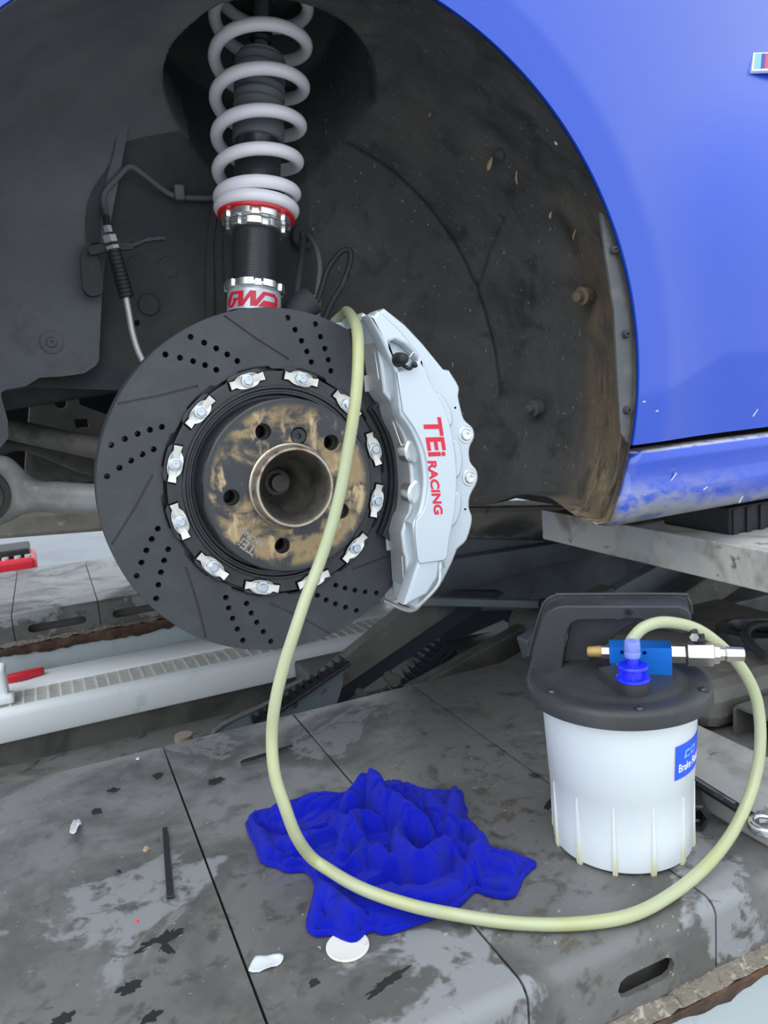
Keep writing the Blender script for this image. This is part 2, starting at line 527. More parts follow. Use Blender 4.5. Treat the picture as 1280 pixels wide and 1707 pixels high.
def gridfaces(nu, nv, cyc=False):
    f = []
    for i in range(nu - 1):
        for j in range(nv - 1):
            f.append((i * nv + j, (i + 1) * nv + j, (i + 1) * nv + j + 1, i * nv + j + 1))
    return f

# ================================================================== floor
mk('floor', box(-1.7, 3.2, -0.5, 1.76, -0.66, -0.62), M['floor'], kind='structure', ang=0)
mk('floor', box(-6, 6, 1.761, 7.0, -0.66, -0.62), M['floor_paint'], kind='structure', ang=0)
mk('ground', box(-14, 14, -12, 16, -0.72, -0.661), M['ground'], kind='structure', ang=0)

# ================================================================== lift runways
def runway(label, ynear, joints, group, slot_rel=0.6, slot_half=0.020):
    """runway of bent steel plates on a peeling frame; ynear = Y of the vertical face of the bend"""
    root = thing('lift_runway', label, 'car lift runway', ((joints[0] + joints[-1]) / 2, ynear + 0.29, -0.62), group)
    zt = -0.360
    yfar = ynear + 0.579
    for a, b in zip(joints[:-1], joints[1:]):
        x0, x1 = a + 0.0011, b - 0.0011
        mb = MB()
        prof = [(yfar, zt - 0.006), (yfar, zt - 0.0008), (yfar - 0.0008, zt)]
        R = 0.013
        for k in range(7):
            t = PI / 2 * k / 6
            prof.append((ynear + R - R * math.sin(t), zt - R + R * math.cos(t)))
        prof += [(ynear, zt - 0.0164), (ynear + 0.005, zt - 0.0164), (ynear + 0.005, zt - 0.006)]
        n = len(prof)
        v = [(x0, p[0], p[1]) for p in prof] + [(x1, p[0], p[1]) for p in prof]
        f = [(i, (i + 1) % n, n + (i + 1) % n, n + i) for i in range(n)]
        f += [tuple(range(n - 1, -1, -1)), tuple(range(n, 2 * n))]
        mb.add(v, f)
        w = x1 - x0
        xc = x0 + w * slot_rel
        hs = [(xc + sx * slot_half + 0.0095 * math.cos(t), -0.3985 + 0.0095 * math.sin(t))
              for sx, ts in ((1, (-90, -45, 0, 45, 90)), (-1, (90, 135, 180, 225, 270))) for t in [math.radians(q) for q in ts]]
        sv, sf = flat([(x0, zt - 0.062), (x1, zt - 0.062), (x1, zt - 0.0164), (x0, zt - 0.0164)], 0.005, [hs])
        mb.add(sv, sf, XZ(ynear + 0.0025))
        mk('plate', mb, M['plate'], root, ang=50)
    X0, X1 = joints[0], joints[-1]
    fr = MB()
    fr.add(*box(X0, X1, ynear + 0.004, ynear + 0.012, -0.60, -0.436))
    fr.add(*box(X0, X1, ynear + 0.55, ynear + 0.575, -0.60, -0.37))
    fr.add(*box(X0, X1, ynear + 0.012, ynear + 0.55, -0.455, -0.440))
    mk('slot_backing', box(X0, X1, ynear + 0.022, ynear + 0.026, -0.438, -0.368), M['lift_dirty'], root, ang=0)  # added dark backing, gives the slots their inner shade
    for xx in (X0 + 0.3, (X0 + X1) / 2, X1 - 0.3):
        fr.add(*box(xx - 0.05, xx + 0.05, ynear + 0.05, ynear + 0.53, -0.62, -0.45))
    mk('frame', fr, M['frame'], root, ang=0, label='pale grey frame with rust streaks')
    # rust edge with a ragged lower border, and the gritty ledge on it
    nx = int((X1 - X0) / 0.008)
    v = []; f = []
    for i in range(nx + 1):
        x = X0 + (X1 - X0) * i / nx
        rag = 0.012 + 0.020 * max(0, mnoise.noise(Vector((x * 9, ynear, 1.0))) + 0.45) + 0.006 * mnoise.noise(Vector((x * 55, ynear, 4.0)))
        v += [(x, ynear + 0.003, -0.4375 - rag), (x, ynear - 0.0005 , -0.4375 - rag * 0.97), (x, ynear - 0.012, -0.436), (x, ynear - 0.012, -0.4305), (x, ynear + 0.02, -0.4305)]
    for i in range(nx):
        for j in range(4):
            f.append((i * 5 + j, i * 5 + j + 1, (i + 1) * 5 + j + 1, (i + 1) * 5 + j))
    mk('rust_edge', (v, f), M['rustedge'], root, ang=60)
    v = []; f = []
    ny = 7
    for i in range(nx + 1):
        x = X0 + (X1 - X0) * i / nx
        for j in range(ny):
            y = ynear - 0.0125 + 0.026 * j / (ny - 1)
            h = 0.003 + 0.006 * sstep(0, 1, j / 3.0) + 0.004 * mnoise.noise(Vector((x * 60, y * 90, 0))) + 0.0025 * mnoise.noise(Vector((x * 200, y * 200, 3)))
            v.append((x, y, -0.4315 + float(max(h, 0.0005))))
    mk('dirt', (v, gridfaces(nx + 1, ny)), M['dirt'], root, ang=80)['kind'] = 'stuff'
    return root

jn = [-0.874, -0.687, -0.500, -0.330, -0.125, 0.057, 0.247, 0.434, 0.621, 0.808]
near = runway('near grey steel lift runway carrying the white bottle and the blue towel', -0.334, jn, 'lift runways')
far = runway('far grey steel lift runway on the other side, behind the white grating', 1.150,
             [-1.27, -1.083, -0.896, -0.709, -0.522, -0.335, -0.147, 0.04, 0.23, 0.417, 0.604], 'lift runways', 0.50, 0.055)

# wet oil splashes on the plates
for pts in (
[(-0.2059, -0.1449), (-0.1991, -0.1367), (-0.1874, -0.1336), (-0.1766, -0.1287), (-0.1639, -0.1291), (-0.16, -0.1365), (-0.1674, -0.1441), (-0.1743, -0.1468), (-0.1738, -0.1591), (-0.1797, -0.1597), (-0.1837, -0.1535), (-0.1871, -0.157), (-0.1817, -0.1466), (-0.1883, -0.1405), (-0.1959, -0.1426), (-0.2024, -0.1484)],
[(-0.2234, -0.1826), (-0.216, -0.1763), (-0.2024, -0.1769), (-0.201, -0.1847), (-0.2098, -0.1902), (-0.2174, -0.1907)],
[(-0.2709, -0.1902), (-0.2624, -0.1841), (-0.2519, -0.1867), (-0.2543, -0.1949), (-0.2628, -0.1996)],
[(-0.2091, -0.223), (-0.2004, -0.2153), (-0.1912, -0.2191), (-0.1967, -0.2268), (-0.2042, -0.2288)],
[(-0.0916, 0.115), (-0.0795, 0.1208), (-0.0705, 0.1118), (-0.0798, 0.1026), (-0.0905, 0.1027)],
[(-0.2235, 0.1203), (-0.2136, 0.1231), (-0.2099, 0.112), (-0.218, 0.1054)],
[(-0.2024, 0.1595), (-0.1925, 0.1632), (-0.1878, 0.1537), (-0.1964, 0.1494)],
[(-0.087, -0.2485), (-0.0801, -0.2454), (-0.0763, -0.2489), (-0.0812, -0.2544), (-0.0861, -0.2544)],
[(-0.0525, -0.2812), (-0.0398, -0.2748), (-0.0184, -0.2694), (-0.0106, -0.2716), (-0.019, -0.2782), (-0.0374, -0.2829), (-0.0515, -0.2869)],
[(-0.1495, 0.1701), (-0.139, 0.1723), (-0.1364, 0.1601), (-0.1459, 0.154)],
[(0.213, -0.1377), (0.2306, -0.1275), (0.222, -0.1432), (0.2119, -0.1465)],
):
    sm_ = smooth_poly(pts, 8)
    cxs = sum(p[0] for p in sm_) / len(sm_); cys = sum(p[1] for p in sm_) / len(sm_)
    sm_ = [(cxs + (p[0] - cxs) * (0.82 + 0.5 * mnoise.noise(Vector((p[0] * 260, p[1] * 260, 1)))), cys + (p[1] - cys) * (0.82 + 0.5 * mnoise.noise(Vector((p[0] * 260, p[1] * 260, 1))))) for p in sm_]
    mk('oil_stain', MB().add(*flat(sm_, 0.0003), Matrix.Translation((0, 0, -0.35985))), M['oil'], near, ang=0)

# ================================================================== white channel with grating
ch = thing('grating_channel', 'white steel channel with an open grating between the two runways', 'grating', (0, 1.02, -0.62))
prof = [(0.918, -0.566), (0.909, -0.564), (0.905, -0.556), (0.905, -0.512), (0.909, -0.503), (0.917, -0.500), (0.938, -0.500), (0.940, -0.506), (0.940, -0.53), (0.930, -0.53), (0.930, -0.566)]
def extr(prof, x0, x1):
    n = len(prof)
    v = [(x0, *p) for p in prof] + [(x1, *p) for p in prof]
    f = [(i, n + i, n + (i + 1) % n, (i + 1) % n) for i in range(n)]
    f += [tuple(range(n)), tuple(range(2 * n - 1, n - 1, -1))]
    return v, f
mk('front_lip', extr(prof, -2.4, 2.2), M['white_steel'], ch, ang=50)
prof = [(1.030, -0.62), (1.030, -0.500), (1.034, -0.496), (1.125, -0.494), (1.130, -0.499), (1.130, -0.62)]
mk('back_rail', extr(prof, -2.4, 2.2), M['white_steel'], ch, ang=50)
mk('tray', box(-2.4, 2.2, 0.93, 1.03, -0.560, -0.540), M['gratedark'], ch, ang=0)
mk('plinth', box(-2.4, 2.2, 0.925, 1.03, -0.62, -0.561), M['lift_dirty'], ch, ang=0)
gx0, gx1 = -0.62, 1.02
bars = [(gx0 + 0.0245 * k) for k in range(int((gx1 - gx0) / 0.0245))]
proto = mk('cross_bar', box(-0.0022, 0.0022, 0.9405 - 1.02, 1.0295 - 1.02, -0.5055 + 0.62, -0.5003 + 0.62), M['grate'], ch, ang=0, local=True,
           mtx=Matrix.Translation((bars[0], 0, 0)))
for x in bars[1:]:
    again(proto, ch, Matrix.Translation((x, 0, 0)))
proto = mk('long_bar', box(gx0, gx1, -0.0016, 0.0016, 0.1183, 0.1193), M['grate'], ch, ang=0, local=True, mtx=Matrix.Translation((0, 0.9475 - 1.02, 0)))
for k in range(1, 8):
    again(proto, ch, Matrix.Translation((0, 0.9475 - 1.02 + 0.0115 * k, 0)))

# red strip and white bracket lying on the channel, red pad beyond the far runway
t = mk('plastic_strip', (lambda q: q)(flat([(-0.365, 1.075), (-0.33, 1.072), (-0.285, 1.088), (-0.282, 1.098), (-0.30, 1.104), (-0.36, 1.096)], 0.016, bevel=0.004)), M['red_plastic'],
       mtx=Matrix.Translation((0, 0, -0.486)), label='small red plastic strip lying on the white channel', cat='plastic strip')
t = thing('corner_bracket', 'white painted bracket standing on the grating at the left edge', 'bracket', (-0.385, 0.985, -0.50))
mk('post', box(-0.43, -0.352, 0.962, 1.015, -0.4995, -0.425), M['white_steel'], t, ang=0, bev=0.006)
mk('foot', box(-0.43, -0.341, 0.948, 0.985, -0.4995, -0.480), M['white_steel'], t, ang=0, bev=0.006)
t = thing('lift_pad', 'red moulded lift pad with a black top beyond the far runway', 'lift pad', (-0.36, 1.90, -0.62))
mk('body', box(-0.62, -0.285, 1.83, 2.02, -0.435, -0.345), M['red_plastic'], t, ang=0, bev=0.012)
mk('skirt', box(-0.62, -0.297, 1.80, 2.04, -0.62, -0.437), M['red_plastic'], t, ang=0, bev=0.008)
mk('rubber_top', box(-0.62, -0.300, 1.86, 2.02, -0.344, -0.318), M['black_rubber'], t, ang=0, bev=0.006)
for i, x in enumerate((-0.37, -0.335, -0.305)):
    mk('stud', cyl((x, 1.85, -0.345), (x, 1.85, -0.337), 0.010), M['leaf_pale'], t)

# ================================================================== scissor lift steelwork
def bar(p0, p1, w, y0, y1):
    """box bar in the XZ plane"""
    p0 = Vector((p0[0], 0, p0[1])); p1 = Vector((p1[0], 0, p1[1]))
    d = (p1 - p0).normalized()
    nrm = Vector((-d.z, 0, d.x)) * (w / 2)
    q = [p0 - nrm, p1 - nrm, p1 + nrm, p0 + nrm]
    v = [(p.x, y0, p.z) for p in q] + [(p.x, y1, p.z) for p in q]
    return v, [(0, 1, 2, 3), (7, 6, 5, 4), (0, 4, 5, 1), (1, 5, 6, 2), (2, 6, 7, 3), (3, 7, 4, 0)]

lf = thing('scissor_lift', 'dark blue grey scissor lift linkage behind the caliper and bottle handle', 'scissor lift', (0, 0, 0))
t = lf
mk('cross_tube', bar((0.42, -0.205), (1.25, -0.302), 0.088, 0.72, 0.86), M['tube_dirty_shaded'], t, ang=0, bev=0.014)
mk('end_flange', bar((1.25, -0.302), (1.262, -0.3035), 0.14, 0.70, 0.88), M['lift_dirty'], t, ang=0, bev=0.004)

mk('scissor_arm', MB().add(*flat([(0.40, -0.405), (0.47, -0.345), (0.575, -0.290), (0.86, -0.296), (1.25, -0.345), (1.25, -0.43), (1.02, -0.352), (0.83, -0.338), (0.545, -0.366)], 0.03), XZ(0.69)), M['lift'], t, bev=0.004)
mk('arm_web', bar((0.56, -0.33), (1.3, -0.46), 0.17, 0.715, 0.735), M['lift'], t, ang=0, bev=0.004)
mk('link_bar', bar((0.33, -0.2835), (1.05, -0.4325), 0.0150, 0.42, 0.44), M['lift'], t, ang=0, bev=0.003)
mk('bolt', hexa((0.618, 0.42, -0.3405), (0.618, 0.412, -0.3405), 0.0085), M['lift_dirty'], t)
mk('washer', cyl((0.618, 0.421, -0.3405), (0.618, 0.417, -0.3405), 0.0115), M['darktool'], t)

mk('diagonal_arm', MB().add(*flat([(0.02, -0.53), (0.131, -0.467), (0.495, -0.316), (0.368, -0.302), (0.205, -0.390), (0.03, -0.489)], 0.03), XZ(0.485)), M['lift_dirty'], t, ang=0, bev=0.003)
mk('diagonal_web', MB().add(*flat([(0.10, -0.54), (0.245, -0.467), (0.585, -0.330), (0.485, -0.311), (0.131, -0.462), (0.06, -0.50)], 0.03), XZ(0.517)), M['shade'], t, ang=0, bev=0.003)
mk('shade_sheet', MB().add(*flat([(0.40, -0.60), (0.436, -0.536), (0.600, -0.435), (0.70, -0.36), (1.7, -0.20), (1.7, -0.60)], 0.02, [[(0.659, -0.516), (0.805, -0.524), (0.768, -0.496)]]), XZ(0.81)), M['shade'], t, ang=0)  # added dark sheet that paints the shade behind the linkage
mk('end_pin', cyl((0.305, 0.44, -0.432), (0.305, 0.47, -0.432), 0.011), M['lift_dirty'], t)
mk('end_pin', cyl((0.245, 0.455, -0.448), (0.245, 0.47, -0.448), 0.008), M['lift_dirty'], t)

def rack(name, label, p0, p1, y, w, th, m, teeth):
    t = thing(name, label, 'toothed rack', ((p0[0] + p1[0]) / 2, y, (p0[1] + p1[1]) / 2))
    d = Vector((p1[0] - p0[0], p1[1] - p0[1])); Ln = d.length; d.normalize(); nr = Vector((-d.y, d.x))
    o = []
    for k in range(teeth):
        for (a, h) in ((0.0, 0), (0.25, 1), (0.55, 1), (0.8, 0)):
            q = Vector(p0) + d * (Ln * (k + a) / teeth) + nr * (w * (0.35 + 0.65 * h))
            o.append((q.x, q.y))
    q = Vector(p1); r = Vector(p0)
    o = [(r.x, r.y)] + o + [(q.x, q.y)]
    mk('toothed_bar', MB().add(*flat(o[::-1], th), XZ(y)), m, t, ang=0)
    mk('backing_bar', bar((p0[0] - nr.x * w * .2, p0[1] - nr.y * w * .2), (p1[0] - nr.x * w * .2, p1[1] - nr.y * w * .2), w * 0.5, y - th, y + th), M['black_rubber'], t, ang=0, bev=0.002)
    return t
rack('safety_rack', 'black toothed safety rack in front of the oily diagonal beam', (0.030, -0.424), (0.199, -0.353), 0.388, 0.013, 0.012, M['darktool'], 13)
rack('safety_rack', 'black toothed rack to the right of the diagonal beam, in shadow', (0.28, -0.600), (0.50, -0.449), 0.60, 0.030, 0.03, M['shade'], 17)  # rack takes the darkened steel, so its shade is in the colour

t = thing('cable_guard', 'grey sheet guard with a pale folded edge beside the runway', 'guard', (0.05, 0.40, -0.42))
gp = [(-0.075, -0.470), (-0.040, -0.436), (-0.016, -0.416), (0.066, -0.397), (0.090, -0.380), (0.160, -0.368), (0.195, -0.361)]
mk('sheet', MB().add(*flat(gp + [(0.19, -0.40), (0.10, -0.60), (-0.075, -0.60)], 0.004), XZ(0.402)), M['lift'], t)
mk('folded_edge', tube([(a, 0.398, b) for a, b in gp], 0.0042, n=8, smooth=3), M['seam'], t)

t = lf
mk('lever_arm', bar((0.36, -0.505), (0.78, -0.392), 0.060, 0.49, 0.52), M['lift_dirty'], t, ang=0, bev=0.006)
mk('boss', cyl((0.66, 0.46, -0.418), (0.66, 0.55, -0.418), 0.040), M['lift_dirty'], t)
mk('lever_arm', bar((0.44, -0.505), (0.86, -0.395), 0.055, 0.43, 0.455), M['lift'], t, ang=0, bev=0.004)
mk('pad', cyl((0.60, 0.31, -0.3935), (0.60, 0.37, -0.3935), 0.022), M['lift_pale'], t)
mk('lever_arm', bar((0.52, -0.395), (1.10, -0.235), 0.055, 0.33, 0.36), M['lift'], t, ang=0, bev=0.004)
mk('collar', bar((0.67, -0.3535), (0.72, -0.34), 0.075, 0.325, 0.365), M['lift_dirty'], t, ang=0, bev=0.004)
mk('lever_arm', bar((0.50, -0.455), (1.05, -0.275), 0.060, 0.26, 0.30), M['lift_dirty'], t, ang=0, bev=0.004)
mk('pin', cyl((0.62, 0.235, -0.415), (0.62, 0.26, -0.415), 0.014), M['darktool'], t)
mk('base_deck', box(0.25, 1.7, 0.62, 0.90, -0.619, -0.52), M['lift_dirty'], t, ang=0, bev=0.006)
mk('upright', box(1.15, 1.22, 0.55, 0.90, -0.52, -0.10), M['lift'], t, ang=0, bev=0.006)
mk('upright', box(0.98, 1.02, 0.36, 0.60, -0.52, -0.16), M['lift'], t, ang=0, bev=0.006)

mk('stud', MB().add(*cyl((-0.072, 0.45, -0.62), (-0.072, 0.45, -0.447), 0.012)).add(*cyl((-0.072, 0.45, -0.452), (-0.072, 0.45, -0.4395), 0.0145)), M['tan'],
   label='short tan steel stud standing between runway and channel', cat='stud')

# pale cross beam that carries the sill, with rubber blocks
t = thing('jack_beam', 'pale worn steel lift table under the blue sill', 'lift table', (0.9, 0.05, -0.16))
mk('side_plate', box(0.545, 0.552, -0.30, 0.310, -0.186, -0.135), M['lift_pale'], t, ang=0, bev=0.0015)
mk('end_plate', box(0.552, 1.5, 0.303, 0.310, -0.186, -0.135), M['lift_pale'], t, ang=0, bev=0.0015)
mk('top_plate', box(0.556, 1.5, -0.30, 0.300, -0.150, -0.1385), M['lift_pale'], t, ang=0, bev=0.001)
t = thing('rubber_block', 'black ribbed rubber block between lift table and sill', 'rubber block', (0.70, 0.03, -0.1385))
mb = MB().add(*box(0.60, 0.80, -0.035, 0.085, -0.1383, -0.101))
mk('body', mb, M['black_rubber'], t, ang=0, bev=0.003)
for k in range(8):
    mk('rib', box(0.604 + 0.025 * k, 0.613 + 0.025 * k, -0.038, -0.034, -0.138, -0.104), M['black_rubber'], t, ang=0)

# ramp slab, channel and lumps right of the bottle
t = thing('ramp_plate', 'thick worn grey ramp plate lying on the runway right of the bottle', 'ramp plate', (0.40, -0.1, -0.36))
mk('slab', box(0.346, 0.452, -0.318, -0.035, -0.3598, -0.335), M['slab'], t, ang=0, bev=0.003)
t = thing('steel_channel', 'upturned steel channel with a pale cut edge behind the ramp plate', 'steel channel', (0.7, -0.17, -0.36))
cp = [(-0.125, -0.3598), (-0.125, -0.326), (-0.130, -0.320), (-0.205, -0.320), (-0.210, -0.326), (-0.210, -0.3598), (-0.2065, -0.3598), (-0.2065, -0.327), (-0.2035, -0.324), (-0.1315, -0.324), (-0.1285, -0.327), (-0.1285, -0.3598)]
mk('profile', extr(cp, 0.505, 0.80), M['lift_dirty'], t, ang=0)
ring = MB()
ring.add(*extr([(a, b) for a, b in cp], 0.5035, 0.5049))
mk('cut_edge', ring, M['seam'], t, ang=0)
t = thing('lift_housing', 'dark rounded lift housing behind the bottle and ramp plate', 'lift housing', (0.60, 0.0, -0.36))
mk('cover', box(0.475, 0.80, -0.115, 0.17, -0.3598, -0.300), M['lift_dirty'], t, ang=0, bev=0.02)
mk('boss', lathe((0.66, -0.02, -0.302), (0, 0, 1), [(0, 0.05), (0.02, 0.048), (0.022, 0.034), (0.008, 0.03), (0.008, 0.0)], 28), M['darktool'], t)
mk('hose_loop', tube([(0.585, -0.10, -0.285), (0.60, -0.06, -0.272), (0.64, -0.045, -0.268), (0.68, -0.07, -0.275), (0.70, -0.12, -0.30)], 0.006), M['black_rubber'], t)

# ================================================================== the car
CX, CZ = 0.026, 0.095
car = thing('car', 'blue car body raised on the lift with its front wheel off', 'car', (0, 0, 0))

# --- fender
def fender_y(x, z):
    r = np.hypot(x - CX, z - CZ)
    yb = np.where(z > 0.20, -0.0815 + 1.15 * (z - 0.20) ** 2, -0.0815 + 0.22 * (z - 0.20) ** 2)
    yf = -0.092 + 0.06 * (r - 0.372) + np.where(r > 0.420, 0.20 * (r - 0.420), 0)
    k = 0.016
    h = np.clip(0.5 + 0.5 * (yf - yb) / k, 0, 1)
    y = yf + (yb - yf) * h - k * h * (1 - h)
    fold = 0.010 * np.exp(-((z - 0.455 - 0.06 * (x - 0.3)) / 0.012) ** 2) * sstep(0.27, 0.36, x)
    return y + 0 * fold

NA, NR = 220, 56
th = np.linspace(math.asin((0.0045 - CZ) / 0.372), math.radians(196), NA)
edge = np.stack([CX + 0.372 * np.cos(th), CZ + 0.372 * np.sin(th)], 1)
xa, xb, zb, zt_ = -1.0, 1.35, 0.0045, 0.66
per = [(xb, zb), (xb, zt_), (xa, zt_), (xa, edge[-1][1])]
seg = [np.hypot(per[i + 1][0] - per[i][0], per[i + 1][1] - per[i][1]) for i in range(3)]
tot = sum(seg)
outer = []
for i in range(NA):
    s = tot * i / (NA - 1); k = 0
    while k < 2 and s > seg[k]:
        s -= seg[k]; k += 1
    q = min(1, s / seg[k])
    outer.append((per[k][0] + (per[k + 1][0] - per[k][0]) * q, per[k][1] + (per[k + 1][1] - per[k][1]) * q))
outer = np.array(outer)
v = []
for i in range(NA):
    e, o = edge[i], outer[i]
    d = (e - np.array([CX, CZ])) / 0.372
    for (dr, yy) in ((0.0030, -0.0850), (0.0008, -0.0875)):
        v.append((e[0] + d[0] * dr, yy, e[1] + d[1] * dr if i else e[1]))
    for j in range(NR):
        t_ = (j / (NR - 1)) ** 1.7
        x, z = e + (o - e) * t_
        v.append((x, float(fender_y(x, z)) + (0.0035 if j == 0 else 0), z))
v = [(p[0], p[1], max(p[2], 0.0045)) for p in v]
fend = mk('fender', (v, gridfaces(NA, NR + 2)), M['paint'], car, ang=60)
# --- closing strip below the fender edge (dark gap) and rocker panel
mk('sill_gap', box(0.418, 1.35, -0.054, -0.03, -0.02, 0.012), M['dark_void'], car, ang=0)
rp_ = [(-0.045, -0.0035), (-0.083, -0.0040), (-0.0875, -0.0062), (-0.0885, -0.020), (-0.083, -0.032), (-0.090, -0.048), (-0.090, -0.062), (-0.085, -0.076), (-0.074, -0.087), (-0.050, -0.094), (-0.030, -0.096), (-0.015, -0.094)]
xs = [0.0, 0.006, 0.014, 0.05] + [0.05 + 0.05 * k for k in range(1, 19)]
v = []
for k, xx in enumerate(xs):
    for (y, z) in rp_:
        inset = 0.010 if k == 0 else (0.003 if k == 1 else 0.0)
        v.append((0.397 + z * 0.46 + xx + max(0, (y + 0.086)) * 0.60, y + inset, z + (inset * 0.3 if z < -0.05 else 0)))
nr_ = len(rp_)
f = gridfaces(len(xs), nr_)
f.append(tuple(range(nr_)))
mk('rocker_panel', (v, f), M['rocker'], car, ang=60)
# --- wheel arch liner: one revolved shell with fillet, tower pocket, seams and bolt dimples
prof = [(0.3708, -0.0895), (0.3735, -0.083), (0.380, -0.062), (0.389, 0.0), (0.389, 0.05), (0.380, 0.10), (0.366, 0.145), (0.348, 0.183), (0.325, 0.207), (0.295, 0.221), (0.25, 0.226), (0.17, 0.228), (0.09, 0.229), (0.015, 0.229)]
PP = catmull([(a, b, 0) for a, b in prof], 10)
sl = [0.0]
for i in range(1, len(PP)):
    sl.append(sl[-1] + (PP[i] - PP[i - 1]).length)
NS = 240
sv_ = np.linspace(0, sl[-1], NS)
pr = np.interp(sv_, sl, [p.x for p in PP]); py = np.interp(sv_, sl, [p.y for p in PP])
dr_ = np.gradient(pr, sv_); dy_ = np.gradient(py, sv_)
NT = 520
ta = np.linspace(math.radians(-33), math.radians(174), NT)
TA, SS = np.meshgrid(ta, sv_, indexing='ij')
RR = np.broadcast_to(pr, TA.shape); YY = np.broadcast_to(py, TA.shape)
nr_r = np.broadcast_to(dy_, TA.shape); nr_y = np.broadcast_to(-dr_, TA.shape)     # outward (away from the wheel)
P = np.stack([CX + RR * np.cos(TA), YY, CZ + RR * np.sin(TA)], -1).reshape(-1, 3)
Nn = np.stack([nr_r * np.cos(TA), nr_y, nr_r * np.sin(TA)], -1).reshape(-1, 3)
disp = 0.005 * fnoise(P, 9) + 0.0028 * fnoise(P, 26, 3.0)
def pl_dist(a, s, pts):
    best = np.full(a.shape, 9.0)
    for (p, q) in zip(pts[:-1], pts[1:]):
        p = np.array(p); q = np.array(q); d = q - p
        t = np.clip(((a - p[0]) * d[0] + (s - p[1]) * d[1]) / (d @ d), 0, 1)
        best = np.minimum(best, np.hypot(a - p[0] - t * d[0], s - p[1] - t * d[1]))
    return best
A2 = (TA * 0.36).reshape(-1); S2 = SS.reshape(-1)
sc_ = float(np.interp(0.196, [p.y for p in PP[:70]], sl[:70]))
ra = lambda deg: math.radians(deg) * 0.36
disp += 0.007 * np.exp(-(pl_dist(A2, S2, [(ra(68), sc_ + 0.02), (ra(50), sc_ + 0.008), (ra(25), sc_), (ra(8), sc_ - 0.002), (ra(-4), sc_ - 0.006)]) / 0.0055) ** 2)
disp += 0.006 * np.exp(-(pl_dist(A2, S2, [(ra(20), sc_), (ra(27), sc_ - 0.045), (ra(31), sc_ - 0.085)]) / 0.005) ** 2)
for (x, y, z) in ((0.385, 0.095, 0.048), (0.385, -0.005, 0.18), (0.30, 0.04, 0.36), (0.385, 0.03, 0.26)):
    d = np.sqrt(((P - np.array([x, y, z])) ** 2).sum(1))
    disp += 0.010 * np.exp(-(d / 0.022) ** 2)
disp *= sstep(0.004, 0.035, S2)
P = P + Nn * disp[:, None]
# strut tower pocket
ax = np.array([0.0, 0.486, 0.874]); pc = np.array([0.077, 0.140, 0.430])
q = P - pc
h = q @ ax
rho = np.sqrt(np.maximum(((q - h[:, None] * ax) ** 2).sum(1), 0))
inn = (1 - sstep(0.111, 0.120, rho)) * (h > -0.12)
flr = 0.15 - 0.02 * (rho / 0.115) ** 2
P = P + ax * (np.maximum(flr - h, 0) * inn)[:, None]
P[:, 2] = np.maximum(P[:, 2], -0.079 + 0.018 * sstep(-0.05, 0.03, P[:, 1]) - 0.022 * sstep(0.06, 0.16, P[:, 1]))
gf = gridfaces(NT, NS)
lin = mk('wheel_arch_liner', ([tuple(p) for p in P], gf), [M['liner'], M['panel_grey'], M['body_dark']], car, ang=180)
fmid = P.reshape(NT, NS, 3)
fm_x = ((fmid[:-1, :-1] + fmid[1:, 1:]) / 2).reshape(-1, 3)
rin = ((inn.reshape(NT, NS)[:-1, :-1] + inn.reshape(NT, NS)[1:, 1:]) / 2).reshape(-1)
rr_ = np.hypot(fm_x[:, 0] - CX, fm_x[:, 2] - CZ)
mi = np.where((fm_x[:, 0] < 0.075 - 0.25 * (fm_x[:, 1] + 0.09)) & (rin < 0.5) & (rr_ > 0.318), 1, 0)
mi = np.where((mi == 0) & ((rin >= 0.5) | ((fm_x[:, 1] > 0.19) & (fm_x[:, 0] < 0.14))), 2, mi)
if len(lin.data.polygons) == len(mi):
    lin.data.polygons.foreach_set('material_index', mi.astype(np.int32))

# --- grey front inner liner panel in front of the back wall
fp = [(-0.008, 0.53), (-0.022, 0.50), (-0.034, 0.478), (-0.044, 0.458), (-0.052, 0.4455), (-0.067, 0.4435), (-0.0685, 0.440), (-0.078, 0.414), (-0.098, 0.348), (-0.117, 0.288), (-0.131, 0.228), (-0.145, 0.146),
      (-0.149, 0.140), (-0.163, 0.132), (-0.186, 0.130), (-0.211, 0.130), (-0.227, 0.121), (-0.247, 0.119), (-0.252, 0.116), (-0.253, 0.112), (-0.250, 0.085), (-0.252, 0.065), (-0.266, 0.050), (-0.42, 0.02), (-0.46, 0.30), (-0.36, 0.55)]
mk('front_liner_panel', MB().add(*flat(fp[::-1], 0.006), XZ(0.203)), M['panel_grey'], car, ang=50)
sw = [(-0.095, 0.395), (-0.105, 0.365), (-0.128, 0.335), (-0.139, 0.305), (-0.141, 0.28), (-0.135, 0.262), (-0.128, 0.272), (-0.123, 0.30), (-0.114, 0.34), (-0.102, 0.372)]
mk('pressed_swage', MB().add(*flat(smooth_poly(sw[::-1], 3), 0.005), XZ(0.1995)), M['body_dark'], car, ang=50)
for (x, z, r) in ((-0.345, 0.36, 0.035), (-0.255, 0.30, 0.02)):
    mk('pressed_boss', lathe((x, 0.2005, z), (0, -1, 0), [(0, r), (0.002, r * 0.92), (0.004, r * 0.5), (0.0045, 0.001)], 28), M['panel_grey'], car, ang=60)
def screw(p, d, r, m, parent, name='fastener', disc=1.9):
    mb = MB()
    mb.add(*lathe(p, d, [(0, r * disc), (0.0012, r * disc), (0.0022, r * disc * 0.9), (0.0022, r * 1.15), (0.005, r), (0.0058, r * 0.8), (0.0058, r * 0.45), (0.003, r * 0.42), (0.003, 0.0001)], 20))
    return mk(name, mb, m, parent, ang=40)
screw((-0.193, 0.1995, 0.1685), (0, -1, 0), 0.0055, M['panel_grey'], car, disc=2.3)
